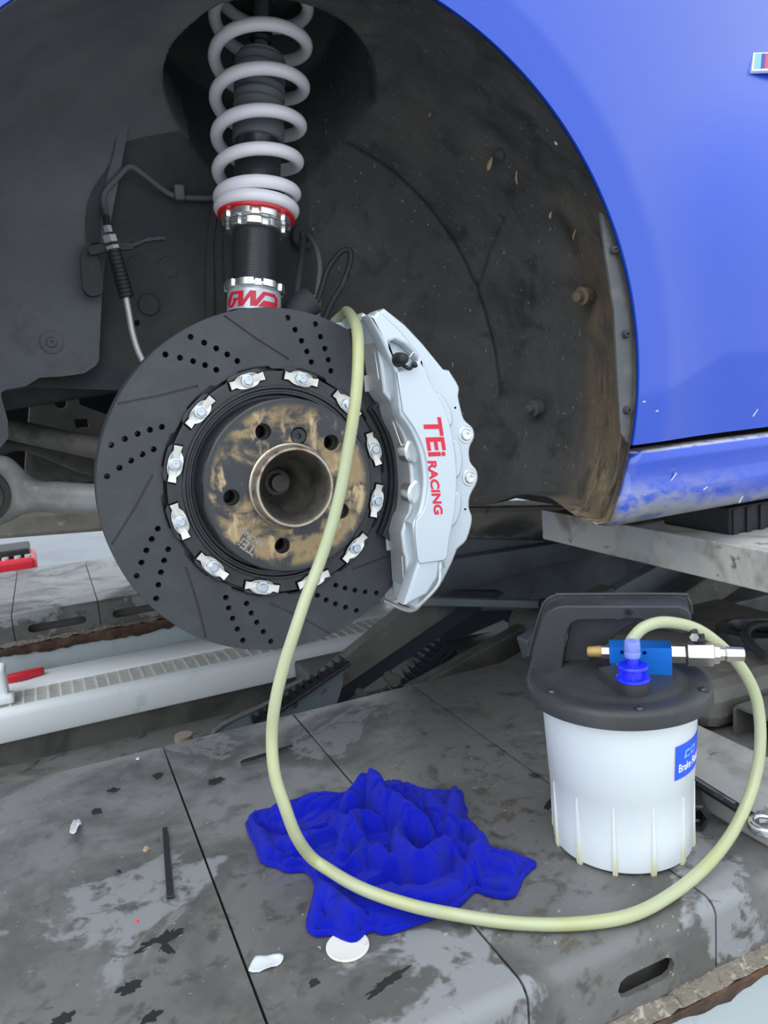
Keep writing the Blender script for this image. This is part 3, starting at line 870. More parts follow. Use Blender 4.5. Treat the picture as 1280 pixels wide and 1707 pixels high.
for (x, z) in ((-0.085, 0.256), (-0.049, 0.2555), (-0.077, 0.2115)):
    mk('round_plug', lathe((x, 0.231, z), (0, -1, 0), [(0, 0.0132), (0.005, 0.0132), (0.0055, 0.0125), (0.0042, 0.0118), (0.0042, 0.0001)], 30), M['body_dark'], car, ang=30)
mk('square_hole', box(-0.0965, -0.0915, 0.222, 0.226, 0.1875, 0.1925), M['dark_void'], car, ang=0)
mk('body_seam', MB().add(*flat([(0.012, 0.335), (0.000, 0.28), (-0.009, 0.20), (-0.013, 0.14), (-0.006, 0.14), (0.002, 0.20), (0.010, 0.28), (0.022, 0.335)], 0.006, bevel=0.002), XZ(0.226)), M['body_dark'], car, ang=50)
mk('pressed_recess', MB().add(*flat(smooth_poly([(0.03, 0.31), (0.02, 0.26), (0.022, 0.22), (0.04, 0.205), (0.075, 0.208), (0.08, 0.26), (0.07, 0.31)], 4), 0.005, bevel=0.002), XZ(0.226)), M['body_dark'], car, ang=50)
mk('sealant_bead', tube([(-0.112, 0.223, 0.274), (-0.10, 0.224, 0.281), (-0.088, 0.223, 0.2805), (-0.072, 0.2235, 0.2865), (-0.058, 0.223, 0.2885), (-0.050, 0.224, 0.289)], 0.0022, rad=lambda t: 0.0016 + 0.0012 * abs(math.sin(17 * t)), n=8), M['seam'], car)
# --- flange strip along the arch edge, with its screws
fs = [(0.3585, 0.257), (0.373, 0.251), (0.390, 0.197), (0.403, 0.132), (0.405, 0.072), (0.399, 0.007), (0.3875, 0.007), (0.3780, 0.020), (0.3755, 0.087), (0.3735, 0.153), (0.3635, 0.216)]
aes = mk('arch_edge_strip', MB().add(*flat(fs[::-1], 0.003), XZ(-0.0815)), M['strip'], car, ang=50)
for (x, z) in ((0.3735, 0.218), (0.3875, 0.128), (0.3865, 0.044)):
    screw((x, -0.083, z), (0, -1, 0), 0.0038, M['body_dark'], aes, name='strip_screw', disc=1.25)
mk('liner_screw', lathe((0.386, 0.095, 0.048), (-1, -0.25, 0), [(-0.01, 0.011), (0.001, 0.011), (0.002, 0.0065), (0.010, 0.006), (0.011, 0.003)], 18), M['liner'], car)
mk('liner_screw', lathe((0.392, -0.005, 0.18), (-1, -0.25, -0.1), [(-0.01, 0.011), (0.001, 0.011), (0.002, 0.0065), (0.010, 0.006), (0.011, 0.003)], 18), M['liner'], car)
mk('liner_screw', lathe((0.325, 0.045, 0.355), (-0.8, -0.2, -0.6), [(-0.01, 0.011), (0.003, 0.011), (0.004, 0.0065), (0.010, 0.006), (0.011, 0.003)], 18), M['liner'], car)
# --- unseen car bulk added to block light, nose cut short to admit some
mk('bay_backing', box(-0.45, 0.62, 0.640, 0.66, -0.085, 0.62), M['dark_void'], car, ang=0)  # black sheet standing in for the shade of the engine bay
mk('under_pan', box(0.42, 2.9, 0.10, 1.50, -0.088, -0.07), M['body_dark'], car, ang=0)
mk('undertray', box(-0.40, 0.42, 0.62, 1.50, -0.080, -0.07), M['body_dark'], car, ang=0)
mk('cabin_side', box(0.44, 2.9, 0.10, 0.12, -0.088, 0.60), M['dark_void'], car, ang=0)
mk('far_side', box(-0.2, 2.9, 1.62, 1.66, 0.05, 0.62), M['paint'], car, ang=0)
mk('bonnet', box(-0.40, 1.35, 0.21, 1.66, 0.66, 0.672), M['paint'], car, ang=0)
mk('top_panel', box(1.35, 2.9, 0.0, 1.66, 0.66, 0.672), M['paint'], car, ang=0)
# --- chassis rail and subframe seen below the panel
mk('chassis_rail', bar((-0.50, 0.088), (0.14, 0.152), 0.030, 0.30, 0.40), M['body_dark'], car, ang=0, bev=0.008)
sb = [(-0.225, 0.118), (-0.162, 0.117), (-0.160, 0.099), (-0.118, 0.078), (-0.04, 0.050), (-0.04, -0.03), (-0.131, -0.020), (-0.169, -0.011), (-0.250, -0.020), (-0.245, 0.02)]
holes = [circle(0.0075, 18, (-0.186, 0.1035)), [(-0.170, 0.066), (-0.153, 0.066), (-0.153, 0.0775), (-0.170, 0.0775)]]
mk('subframe_bracket', MB().add(*flat(sb[::-1], 0.012, holes, bevel=0.002), XZ(0.45)), M['dusty'], car, ang=50)
mk('subframe_rail', bar((-0.60, -0.063), (0.30, -0.118), 0.038, 0.575, 0.635), M['dustbeige'], car, ang=0, bev=0.006, label='pale dusty subframe beam')
# --- badge
bd = thing('fender_badge', 'small striped parallelogram badge on the blue fender at the right edge', 'badge', (0.70, -0.005, 0.46))
bt = math.atan(2 * 1.15 * (0.462 - 0.20))
BM = Matrix.Translation((0.660, float(fender_y(0.66, 0.449)) - 0.0026, 0.449)) @ Matrix.Rotation(-0.11, 4, 'Y') @ Matrix.Rotation(PI / 2 - bt, 4, 'X') @ Matrix.Scale(1.7, 4)
par = lambda a, b, h0, h1: [(a + h0 * 0.80, h0), (b + h0 * 0.80, h0), (b + h1 * 0.80, h1), (a + h1 * 0.80, h1)]
mk('backing', MB().add(*flat(par(0, 0.065, 0, 0.019), 0.0030, bevel=0.0006), BM), M['badge_white'], bd)
for a, b, m in ((0.0018, 0.0085, 'badge_lb'), (0.0085, 0.0130, 'badge_db'), (0.0130, 0.0185, 'badge_r')):
    mk('stripe', MB().add(*flat(par(a, b, 0.0018, 0.0172), 0.0012), BM @ Matrix.Translation((0, 0, 0.0012))), M[m], bd)
mv, mf = text('M', 0.0215, 0.0012, bold=0.0012, shear=0.0)
mk('letter', MB().add(mv, mf, BM @ Matrix.Translation((0.046, 0.0095, 0.0014)) @ Matrix(((1.5, 0.8, 0, 0), (0, 1, 0, 0), (0, 0, 1, 0), (0, 0, 0, 1)))), M['seam'], bd)
# --- paint chips and scrapes on rocker and fender
for (x, z, l, a) in ((0.445, -0.045, 0.030, 0.75), (0.498, -0.058, 0.008, 0.5), (0.557, -0.079, 0.010, 0.9), (0.425, 0.040, 0.004, 0.3), (0.60, 0.024, 0.012, 0.8), (0.405, 0.052, 0.004, 0.2)):
    yy = -0.0905 if z < 0 else float(fender_y(x, z)) - 0.0002
    if -0.05 < z < 0: yy = -0.0875
    mv, mf = flat([(-l / 2, -0.0006), (l / 2, -0.0009), (l / 2, 0.0006), (-l / 2, 0.0010)], 0.0006)
    mk('paint_chip', MB().add(mv, mf, Matrix.Translation((x, yy, z)) @ Matrix.Rotation(-a, 4, 'Y') @ XZ(0)), M['paint_chip'], car, ang=0)

# ================================================================== suspension strut
SB = Vector((0.024, 0.115, 0.196)); SU = Vector((0.055, 0.040, 0.344)).normalized()
def sp_(s): return SB + SU * s
st = thing('coilover_strut', 'coilover strut with a white coil spring above the brake disc', 'suspension strut', tuple(sp_(0)))
mk('strut_tube', lathe(sp_(-0.055), SU, [(0, 0.0305), (0.064, 0.0305), (0.065, 0.0295), (0.0667, 0.0295)], 48), M['strutbody'], st)
# lettering wrapped on the tube: local (a along the girth, b up)
sw_ = Vector((0, 1, 0)).cross(SU).normalized()            # to the right seen from the wheel side
sv2 = SU.cross(sw_).normalized()                          # away from the viewer
view_az = math.radians(-22)                               # the print is turned a little to the left
def wrap(vs, s0, r, a0):
    out = []
    for (a, b, c) in vs:
        t = a / r + a0
        out.append(tuple(sp_(s0 + b) + (sw_ * math.sin(t) - sv2 * math.cos(t)) * (r + c)))
    return out
def wrapmesh(poly, s0, r, a0, holes=(), th=0.0006):
    vs, fs_ = flat(poly, th, holes)
    return wrap(vs, s0, r, a0), fs_
# bold slanted red letters G W P (units: mm/1000)
k = 0.001
Lg = [(-26, 0), (-19, 0), (-12, 9.5), (-19, 9.5), (-20.5, 7), (-17.5, 7), (-22, 2.6), (-25, 2.6), (-20, 14), (-10, 14), (-7.5, 17), (-24, 17), (-31, 6)]
Lw = [(-12.5, 0), (-6.5, 0), (1.0, 10.5), (1.0, 0), (8.0, 0), (17.5, 14.0), (20.5, 17), (14.5, 17), (7.0, 7), (7.0, 17), (0.5, 17), (-6.5, 6.5), (-6.5, 17), (-12.5, 17)]
Lp = [(9.2, 0), (29, 0), (34, 5), (34, 12.5), (29, 17), (18.5, 17), (15.5, 13.2), (28, 13.2), (29.5, 11.2), (29.5, 8.6), (28, 7.2), (15, 7.2)]
lt = MB()
for pl in (Lg, Lw, Lp):
    vs, fs_ = sliced(flat([(p[0] * k * 1.06, p[1] * k * 1.0) for p in pl], 0.0006), 0.0016)
    lt.add(wrap(vs, -0.0115, 0.0306, math.radians(-25)), fs_)
mk('lettering', lt, M['red_print'], st, ang=30, label='red lettering on the silver tube')
mk('printed_band', lathe(sp_(-0.0200), SU, [(0, 0.03062), (0.0060, 0.03062)], 48, caps=False), M['navy'], st)
bt_ = text('RACING', 0.0042, 0.0005, bold=0.0001)
mk('band_lettering', MB().add(wrap(bt_[0], -0.0170, 0.0307, math.radians(-35)), bt_[1]), M['white_print'], st)
def castle(name, s0, hgt, r, notches, m, ph=0.0):
    """notched lock ring"""
    n = notches * 12
    mb = MB()
    u_, w_, d_ = sw_, -sv2, SU
    v = []
    rows = [(0, 1), (0.0008, 0), (hgt - 0.0008, 0), (hgt, 1)]
    for (t, ch_) in rows:
        for i in range(n):
            a = 2 * PI * i / n + ph
            inn_ = (i % 12) >= 8
            rr = r - (0.0032 if inn_ else 0) - (0.0008 if ch_ else 0)
            v.append(tuple(sp_(s0 + t) + (u_ * math.cos(a) + w_ * math.sin(a)) * rr))
    f = []
    for i in range(3):
        for q in range(n):
            q2 = (q + 1) % n
            f.append((i * n + q, i * n + q2, (i + 1) * n + q2, (i + 1) * n + q))
    f.append(tuple(range(n - 1, -1, -1))); f.append(tuple(3 * n + q for q in range(n)))
    return mk(name, (v, f), m, st, ang=30)
castle('lock_ring', 0.0112, 0.0088, 0.0345, 8, M['alu'], 0.3)
castle('lock_ring', 0.0800, 0.0085, 0.0340, 8, M['alu'], 0.1)
castle('spring_perch', 0.0888, 0.0085, 0.0395, 8, M['alu'], 0.45)
# threaded tube with real ridges
pf = []
s_ = 0.0
while s_ < 0.156:
    pf += [(s_, 0.0252), (s_ + 0.0007, 0.0262), (s_ + 0.0014, 0.0252)]
    s_ += 0.0018
mk('threaded_tube', lathe(sp_(0.014), SU, pf, 40), M['thread'], st, ang=20)
mk('tube_collar', lathe(sp_(0.168), SU, [(0, 0.0262), (0.018, 0.0262), (0.020, 0.0270), (0.024, 0.0270)], 40), M['darktool'], st)
mk('boot_cup', lathe(sp_(0.184), SU, [(0, 0.0275), (0.001, 0.0295), (0.020, 0.0295), (0.022, 0.0275), (0.022, 0.001)], 40), M['boot'], st)
pf = [(0.0, 0.024)]
s_ = 0.0
for i in range(8):
    pf += [(s_ + 0.0006, 0.0250), (s_ + 0.0034, 0.0292), (s_ + 0.0070, 0.0292), (s_ + 0.0096, 0.0250)]
    s_ += 0.0102
pf += [(s_ + 0.002, 0.026), (s_ + 0.006, 0.020), (s_ + 0.008, 0.012)]
mk('dust_boot', lathe(sp_(0.200), SU, pf, 40), M['boot'], st, ang=70)
mk('piston_rod', cyl(sp_(0.29), sp_(0.385), 0.0085), M['boot'], st)
mk('bump_stop', lathe(sp_(0.300), SU, [(0, 0.011), (0.004, 0.0135), (0.010, 0.0115), (0.016, 0.0135), (0.022, 0.010)], 24), M['black_rubber'], st)
mk('upper_perch', lathe(sp_(0.366), SU, [(0, 0.03), (0.001, 0.060), (0.006, 0.062), (0.012, 0.050), (0.022, 0.045), (0.024, 0.02)], 40), M['body_dark'], st)
for i in range(3):
    a = math.radians(40 + 120 * i)
    c = sp_(0.352)
    mk('mount_spoke', tube([c + (sw_ * math.cos(a) - sv2 * math.sin(a)) * 0.012, c + (sw_ * math.cos(a) - sv2 * math.sin(a)) * 0.055 + SU * 0.012], 0.007, n=8, smooth=0), M['body_dark'], st)
# red ring under the spring
mk('spring_seat_ring', lathe(sp_(0.0972), SU, [(0, 0.036), (0, 0.0438), (0.0020, 0.0440), (0.0020, 0.036)], 48), M['redring'], st)
# the spring: right-handed helix, tapering towards the bottom
fr = [0.1060, 0.1060, 0.1215, 0.1580, 0.1990, 0.2435, 0.2910, 0.3400, 0.3700]     # height of the near side of each turn
rs = [0.0415, 0.0415, 0.0428, 0.0452, 0.0478, 0.0503, 0.0525, 0.0530, 0.0530]
hp = []
NTN = 48
for i in range(int(0.45 * NTN), int((len(fr) - 1) * NTN) + 1):
    tt = i / NTN
    s0 = float(np.interp(tt, range(len(fr)), fr)); r0 = float(np.interp(tt, range(len(rs)), rs))
    hp.append((tt, s0, r0))
sm_s = np.convolve(np.pad([h[1] for h in hp], 14, mode='edge'), np.ones(29) / 29, 'valid')
sm_s[:15] = [h[1] for h in hp[:15]]
pts = []
for (tt, s0, r0), s1 in zip(hp, sm_s):
    a = 2 * PI * tt - PI / 2
    pts.append(sp_(float(s1)) + (sw_ * math.cos(a) + sv2 * math.sin(a)) * r0)
mk('coil_spring', tube(pts, 0.0072, n=14, smooth=0), M['spring'], st, ang=80)

# ================================================================== hub and brake disc
hub = thing('wheel_hub', 'rusty wheel hub with an open bore in the middle of the brake disc', 'wheel hub', (0, -0.02, 0))
pf = [(0.0, 0.0425), (0.008, 0.0425), (0.0085, 0.0415), (0.0105, 0.0400), (0.0215, 0.0395), (0.0230, 0.0385), (0.0230, 0.0365), (0.0210, 0.0352), (0.012, 0.0345)]
mk('pilot_ring', lathe((0, -0.034, 0), (0, -1, 0), pf, 56, caps=False), M['ring'], hub, ang=40)
pf = [(0.012, 0.0347), (0.006, 0.0315), (-0.002, 0.0300), (-0.010, 0.0285), (-0.018, 0.024), (-0.026, 0.018), (-0.034, 0.0150), (-0.040, 0.0135), (-0.040, 0.0095), (-0.030, 0.0088), (-0.030, 0.0001)]
mk('bore', lathe((0, -0.034, 0), (0, -1, 0), pf, 48, caps=False), M['hubdark'], hub, ang=50)
mk('flange', lathe((0, -0.024, 0), (0, 1, 0), [(0, 0.041), (0, 0.046), (0.030, 0.046), (0.030, 0.078), (0.040, 0.078), (0.042, 0.05), (0.06, 0.045), (0.06, 0.0)], 40, caps=False), M['rust'], hub, ang=40)

rot = thing('brake_disc', 'black drilled and slotted brake disc on a bolted hat', 'brake disc', (0, 0, 0))
holes = []
for g in range(8):
    for row in (0, 1):
        for i, r in enumerate((0.1297, 0.1388, 0.1480, 0.1577, 0.1683)):
            a = math.radians(68.8 + 45 * g - 10.2 * row + 3.1 * i)
            holes.append((r, a))
def hc(r0, n=14): return [[(r * math.cos(a) + r0 * math.cos(t), r * math.sin(a) + r0 * math.sin(t)) for t in [2 * PI * k / n for k in range(n)]] for r, a in holes]
slots = []
for g in range(8):
    pa, pb = math.radians(80 + 45 * g), math.radians(103 + 45 * g)
    A = Vector((0.1270 * math.cos(pa), 0.1270 * math.sin(pa))); B = Vector((0.1745 * math.cos(pb), 0.1745 * math.sin(pb)))
    d = (B - A).normalized(); nn = Vector((-d.y, d.x))
    mid = (A + B) / 2 + nn * 0.0012
    w = 0.0012
    slots.append([tuple(A + nn * w), tuple(A - d * w * 0.8), tuple(A - nn * w), tuple(mid - nn * w), tuple(B - nn * w), tuple(B + d * 0.0008), tuple(B + nn * w), tuple(mid + nn * w)])
inner = [((0.1185 + 0.0016 * (1 if (k % 16) < 9 else -1)) * math.cos(2 * PI * k / 192), (0.1185 + 0.0016 * (1 if (k % 16) < 9 else -1)) * math.sin(2 * PI * k / 192)) for k in range(192)]
fm = MB()
fm.add(*flat(circle(0.1770, 160), 0.0018, [inner] + hc(0.00300) + slots), XZ(0.0009))
fm.add(*flat(circle(0.1776, 160), 0.0095, [circle(0.1190, 120)] + hc(0.00285)), XZ(0.00665))
fm.add(*lathe((0, 0.0006, 0), (0, 1, 0), [(0, 0.1768), (0.0010, 0.1775), (0.0096, 0.1775)], 160, caps=False))
fm.add(*flat(circle(0.1775, 160), 0.011, [circle(0.1190, 120)] + hc(0.00285)), XZ(0.0305))
mk('friction_ring', fm, M['disc'], rot, ang=30)
vm = MB()
for k in range(60):
    a = 2 * PI * k / 60
    c, s = math.cos(a), math.sin(a)
    q = [(0.121 * c - 0.0022 * s, 0.121 * s + 0.0022 * c), (0.121 * c + 0.0022 * s, 0.121 * s - 0.0022 * c), (0.174 * c + 0.0022 * s, 0.174 * s - 0.0022 * c), (0.174 * c - 0.0022 * s, 0.174 * s + 0.0022 * c)]
    v = [(p[0], 0.0112, p[1]) for p in q] + [(p[0], 0.0252, p[1]) for p in q]
    vm.add(v, [(0, 1, 5, 4), (1, 2, 6, 5), (2, 3, 7, 6), (3, 0, 4, 7)])
mk('cooling_vanes', vm, M['disc'], rot, ang=0)['kind'] = 'stuff'
# hat: scalloped flange, bell wall, face with bolt holes
sc = []
for k in range(240):
    a = 2 * PI * k / 240
    ph = ((math.degrees(a) - 13.3) % 30) / 30.0
    lob = 0.5 + 0.5 * math.cos(2 * PI * ph)
    r = 0.1140 + 0.0042 * float(sstep(0.18, 0.55, lob))
    sc.append((r * math.cos(a), r * math.sin(a)))
hm = MB()
hm.add(*flat(sc, 0.006, [circle(0.0985, 120)], bevel=0.0008), XZ(-0.0035))
hm.add(*flat(circle(0.1195, 120), 0.004, [circle(0.0985, 120)]), XZ(0.0130))
mk('hat_flange', hm, M['hat'], rot, ang=40)
pf = [(0.000, 0.1000), (0.0075, 0.1000), (0.0085, 0.0992), (0.0085, 0.0972), (0.0072, 0.0962), (0.0058, 0.0958), (0.0058, 0.0940), (0.0066, 0.0932), (0.0066, 0.0915), (0.0050, 0.0905), (-0.001, 0.0898), (-0.001, 0.0872), (0.004, 0.0866), (0.0385, 0.0862), (0.0398, 0.0858), (0.0404, 0.0850)]
mk('hat_bell', lathe((0, -0.001, 0), (0, -1, 0), pf, 120, caps=False), M['hat'], rot, ang=30)
bh = []
for g in range(5):
    a = math.radians(112 - 72 * g)
    bh.append(circle(0.0078, 28, (0.060 * math.cos(a), 0.060 * math.sin(a))))
sa = math.radians(75)
bh.append(circle(0.0085, 28, (0.050 * math.cos(sa), 0.050 * math.sin(sa))))
mk('hat_face', MB().add(*flat(circle(0.0853, 120), 0.009, [circle(0.0425, 64)] + bh, bevel=0.0007), XZ(-0.0370)), M['hatface'], rot, ang=30)
for g in range(5):
    a = math.radians(112 - 72 * g)
    c, s = 0.060 * math.cos(a), 0.060 * math.sin(a)
    pf = [(0.0, 0.0077), (0.010, 0.0077), (0.010, 0.0068)]
    for i in range(6):
        pf += [(0.0105 + 0.0015 * i, 0.0062), (0.0112 + 0.0015 * i, 0.0068)]
    pf += [(0.033, 0.0062), (0.033, 0.0001)]
    mk('bolt_hole_thread', lathe((c, -0.0405, s), (0, 1, 0), pf, 24, caps=False), M['hubdark'], rot, ang=30)
c, s = 0.050 * math.cos(sa), 0.050 * math.sin(sa)
mk('locating_screw', lathe((c, -0.0335, s), (0, -1, 0), [(0, 0.0078), (0.0055, 0.0078), (0.0062, 0.0072), (0.0062, 0.0030), (0.003, 0.0028), (0.003, 0.0001)], 24), M['darktool'], rot, ang=30)
def polar_text(body, size, r, deg, m, bold, y, name, sp=1.0):
    a = math.radians(deg)
    vs, fs_ = text(body, size, 0.0003, bold=bold, space=sp)
    up = Vector((math.cos(a), math.sin(a))); ri = Vector((math.sin(a), -math.cos(a)))
    q = []
    for (x, yy, z) in vs:
        t = x / r
        rr = r + yy
        q.append((rr * math.cos(a - t), y - z, rr * math.sin(a - t)))
    return mk(name, (q, fs_), m, rot, ang=0)
polar_text('TEi', 0.0140, 0.0725, 227, M['grey_print'], 0.0002, -0.0416, 'etched_lettering')
polar_text('RACING', 0.0072, 0.0635, 226, M['grey_print'], 0.00022, -0.0416, 'etched_lettering')
# retaining clips: 12, each with a hex bolt
cpts = [(-0.0180, -0.0042), (-0.0125, -0.0036), (-0.0085, -0.0062), (-0.004, -0.0072), (0.004, -0.0072), (0.0085, -0.0062), (0.0125, -0.0036), (0.0180, -0.0042),
        (0.0180, 0.0042), (0.0125, 0.0036), (0.0085, 0.0062), (0.004, 0.0072), (-0.004, 0.0072), (-0.0085, 0.0062), (-0.0125, 0.0036), (-0.0180, 0.0042)]
cv, cf = flat(cpts, 0.0016, bevel=0.0003)
cvb = []
for (x, y, z) in cv:                        # ends are pressed down
    ax_ = abs(x)
    drop = 0.0022 * float(sstep(0.0095, 0.0125, ax_)) - 0.0016 * float(sstep(0.0140, 0.0155, ax_))
    cvb.append((x, y, z - drop + 0.0036))
slot = flat([(-0.0196, -0.005), (0.0196, -0.005), (0.0196, 0.005), (-0.0196, 0.005)], 0.0008, bevel=0)
c0 = b0 = None
hexm = MB().add(*lathe((0, 0, 0.0040), (0, 0, 1), [(0, 0.0058), (0.0012, 0.0058), (0.0013, 0.0046), (0.0045, 0.0046), (0.0050, 0.0040), (0.0050, 0.0018), (0.0044, 0.0014), (0.0044, 0.0001)], 6, flute=None))
hexm.add(*lathe((0, 0, 0.0038), (0, 0, 1), [(0, 0.0060), (0.0012, 0.0060), (0.0014, 0.0052)], 24))
for g in range(12):
    a = math.radians(13.3 + 30 * g)
    mt = Matrix.Translation((0.1085 * math.cos(a), -0.0066, 0.1085 * math.sin(a))) @ Matrix.Rotation(-(a + PI / 2), 4, 'Y') @ Matrix.Rotation(PI / 2, 4, 'X')
    if c0 is None:
        c0 = mk('retaining_clip', (cvb, cf), M['clip'], rot, local=True, mtx=mt, ang=40)
        s0_ = mk('clip_pocket', slot, M['dark_void'], rot, local=True, mtx=mt, ang=0)
        b0 = mk('clip_bolt', hexm, M['zinc'], c0, local=True, ang=30)
    else:
        c1 = again(c0, rot, mt)
        again(s0_, rot, mt)
        again(b0, c1, Matrix.Identity(4))

# ================================================================== caliper
def soften(pts, a, b, k=4):
    """Catmull-Rom through pts[a..b], the rest kept sharp"""
    q = [(p.x, p.y) for p in catmull([(x, z, 0) for x, z in pts[a:b + 1]], k)]
    return pts[:a] + q + pts[b + 1:]
cal = thing('brake_caliper', 'large silver brake caliper with red lettering over the disc edge', 'brake caliper', (0.16, -0.02, 0.01))
outer_ = [(0.0973, 0.1599), (0.1133, 0.168), (0.1352, 0.1511), (0.1537, 0.1319), (0.1766, 0.1039), (0.1835, 0.1025), (0.1944, 0.0846), (0.1932, 0.0745), (0.1948, 0.0642), (0.1986, 0.0494), (0.2085, 0.0395), (0.2100, 0.0288), (0.2034, 0.0178), (0.2032, 0.0032), (0.2108, -0.0075), (0.2106, -0.0199), (0.2006, -0.0347), (0.1985, -0.0474), (0.2015, -0.0607), (0.1932, -0.0823), (0.1805, -0.0912), (0.1735, -0.1041), (0.1602, -0.1236), (0.1399, -0.1417), (0.1241, -0.1495)]
inner_ = [(0.1160, -0.1415), (0.1165, -0.1224), (0.1170, -0.0900), (0.1150, -0.0830), (0.1142, -0.0632), (0.1195, -0.0494), (0.1254, -0.0399), (0.1293, -0.0136), (0.1288, 0.0171), (0.1247, 0.0376), (0.1165, 0.0563), (0.1132, 0.0743), (0.1058, 0.0847), (0.1050, 0.1023), (0.1045, 0.1081), (0.1020, 0.1350), (0.0990, 0.1542)]
outer_ = soften(outer_, 5, 20, 3)
inner_ = soften(inner_, 4, 11, 4)
lower = outer_ + inner_
mk('body', MB().add(*flat(lower[::-1], 0.040, bevel=0.003), XZ(-0.0260)), M['silver'], cal, ang=40)
mk('inner_face', MB().add(*flat([(x - 0.0007, z) for x, z in inner_[1:-1]] + [(x + 0.006, z) for x, z in inner_[1:-1]][::-1], 0.036), XZ(-0.0265)), M['silver_side'], cal, ang=40)
front = [(0.0862, 0.1598), (0.0895, 0.1608), (0.0925, 0.1592), (0.0945, 0.1605), (0.097, 0.164), (0.1178, 0.146), (0.1371, 0.123), (0.1445, 0.1075), (0.1499, 0.092), (0.1556, 0.0802), (0.1644, 0.064), (0.1688, 0.0461), (0.1732, 0.028), (0.1749, 0.0099), (0.1741, -0.008), (0.1713, -0.0319), (0.1664, -0.0536), (0.1607, -0.0691), (0.1562, -0.0848), (0.1531, -0.0957), (0.1470, -0.0968), (0.1440, -0.112), (0.1300, -0.1285), (0.1052, -0.1366), (0.102, -0.135), (0.1212, -0.0926), (0.1184, -0.051), (0.1271, -0.0382), (0.1339, -0.0113), (0.1324, 0.0182), (0.1245, 0.0422), (0.1131, 0.0604), (0.1124, 0.0699), (0.1115, 0.1038), (0.0984, 0.1358)]
front = soften(front, 26, 31, 4)
rec = [(0.1080, 0.1335), (0.1130, 0.1345), (0.1228, 0.1300), (0.1310, 0.1220), (0.1372, 0.1139), (0.1340, 0.1105), (0.1230, 0.1068), (0.1135, 0.1052), (0.1105, 0.1130), (0.1085, 0.1230)]
mk('face', MB().add(*flat(front[::-1], 0.022, [rec], bevel=0.003), XZ(-0.0550)), M['silver'], cal, ang=40)
# bevelled band along the inner edge of the face
panel = [(0.1119, 0.1033), (0.1372, 0.1090), (0.1430, 0.1060), (0.1466, 0.094), (0.1543, 0.0792), (0.1638, 0.0602), (0.1688, 0.0382), (0.1718, 0.0143), (0.1720, -0.0077), (0.1688, -0.0355), (0.1643, -0.0552), (0.1591, -0.0707), (0.1550, -0.0920), (0.1509, -0.0950), (0.1222, -0.0938), (0.1200, -0.0880), (0.1205, -0.051), (0.1310, -0.0379), (0.1385, -0.0111), (0.1370, 0.0184), (0.1285, 0.0424), (0.1150, 0.0640)]
panel = soften(panel, 3, 11, 3)
panel = soften(panel, len(panel) - 7, len(panel) - 1, 4)
mk('face_panel', MB().add(*flat(panel[::-1], 0.004, bevel=0.0012), XZ(-0.0664)), M['silver'], cal, ang=40)
for (c, rx, rz, rot_) in (((0.1655, 0.062), 0.0085, 0.0200, -0.42), ((0.1765, 0.010), 0.0090, 0.0215, -0.02), ((0.1715, -0.044), 0.0085, 0.0200, 0.30)):
    pl = []
    for k in range(28):
        t = 2 * PI * k / 28
        x, z = rx * math.cos(t), rz * math.sin(t)
        pl.append((c[0] + x * math.cos(rot_) + z * -math.sin(-rot_), c[1] + z * math.cos(rot_) + x * math.sin(-rot_)))
    mk('piston_boss', MB().add(*flat(pl, 0.016, bevel=0.003), XZ(-0.0525)), M['silver'], cal, ang=50)
# bridge over the disc edge and the inboard half
br = []
for a in np.linspace(58, -47, 22):
    br.append((0.1985 * math.cos(math.radians(a)), 0.1985 * math.sin(math.radians(a))))
for a in np.linspace(-47, 58, 22):
    br.append((0.1815 * math.cos(math.radians(a)), 0.1815 * math.sin(math.radians(a))))
mk('bridge', MB().add(*flat(br[::-1], 0.060, bevel=0.002), XZ(0.020)), M['silver'], cal, ang=40)
inb = [(0.090, 0.164), (0.1133, 0.1665)] + outer_[2:-1] + [(0.118, -0.150), (0.112, -0.140)] + [(x + 0.004, z) for x, z in inner_]
mk('inboard_half', MB().add(*flat(inb[::-1], 0.040, bevel=0.003), XZ(0.066)), M['silver'], cal, ang=40)
# pistons seen through the window in the inner wall
for z in (0.0215, -0.0235):
    xx = 0.1265
    mk('piston', lathe((xx + 0.0115, -0.0500, z), (0, 1, 0), [(0, 0.0125), (0.002, 0.0150), (0.020, 0.0150), (0.022, 0.0125)], 32), M['alu'], cal)
# slots milled in the side wall (pale lines)
for (a, b) in (((0.1035, 0.130), (0.1055, 0.098)), ((0.1175, -0.090), (0.1172, -0.117)), ((0.1180, 0.0540), (0.1290, 0.0180))):
    mk('milled_edge', tube([(a[0] - 0.0010, -0.038, a[1]), ((a[0] + b[0]) / 2 - 0.001 + (0.0014 if a[0] > 0.12 and a[1] > 0 else 0), -0.038, (a[1] + b[1]) / 2), (b[0] - 0.0010, -0.038, b[1])], 0.0009, n=6, smooth=3), M['alu'], cal)
# pad retainer tabs
mk('pad_shim', box(0.1005, 0.1100, -0.0105, -0.007, 0.086, 0.1035), M['silver_side'], cal, ang=0, bev=0.001)
mk('pad_shim', box(0.1115, 0.1200, -0.0105, -0.007, -0.088, -0.066), M['silver_side'], cal, ang=0, bev=0.001)
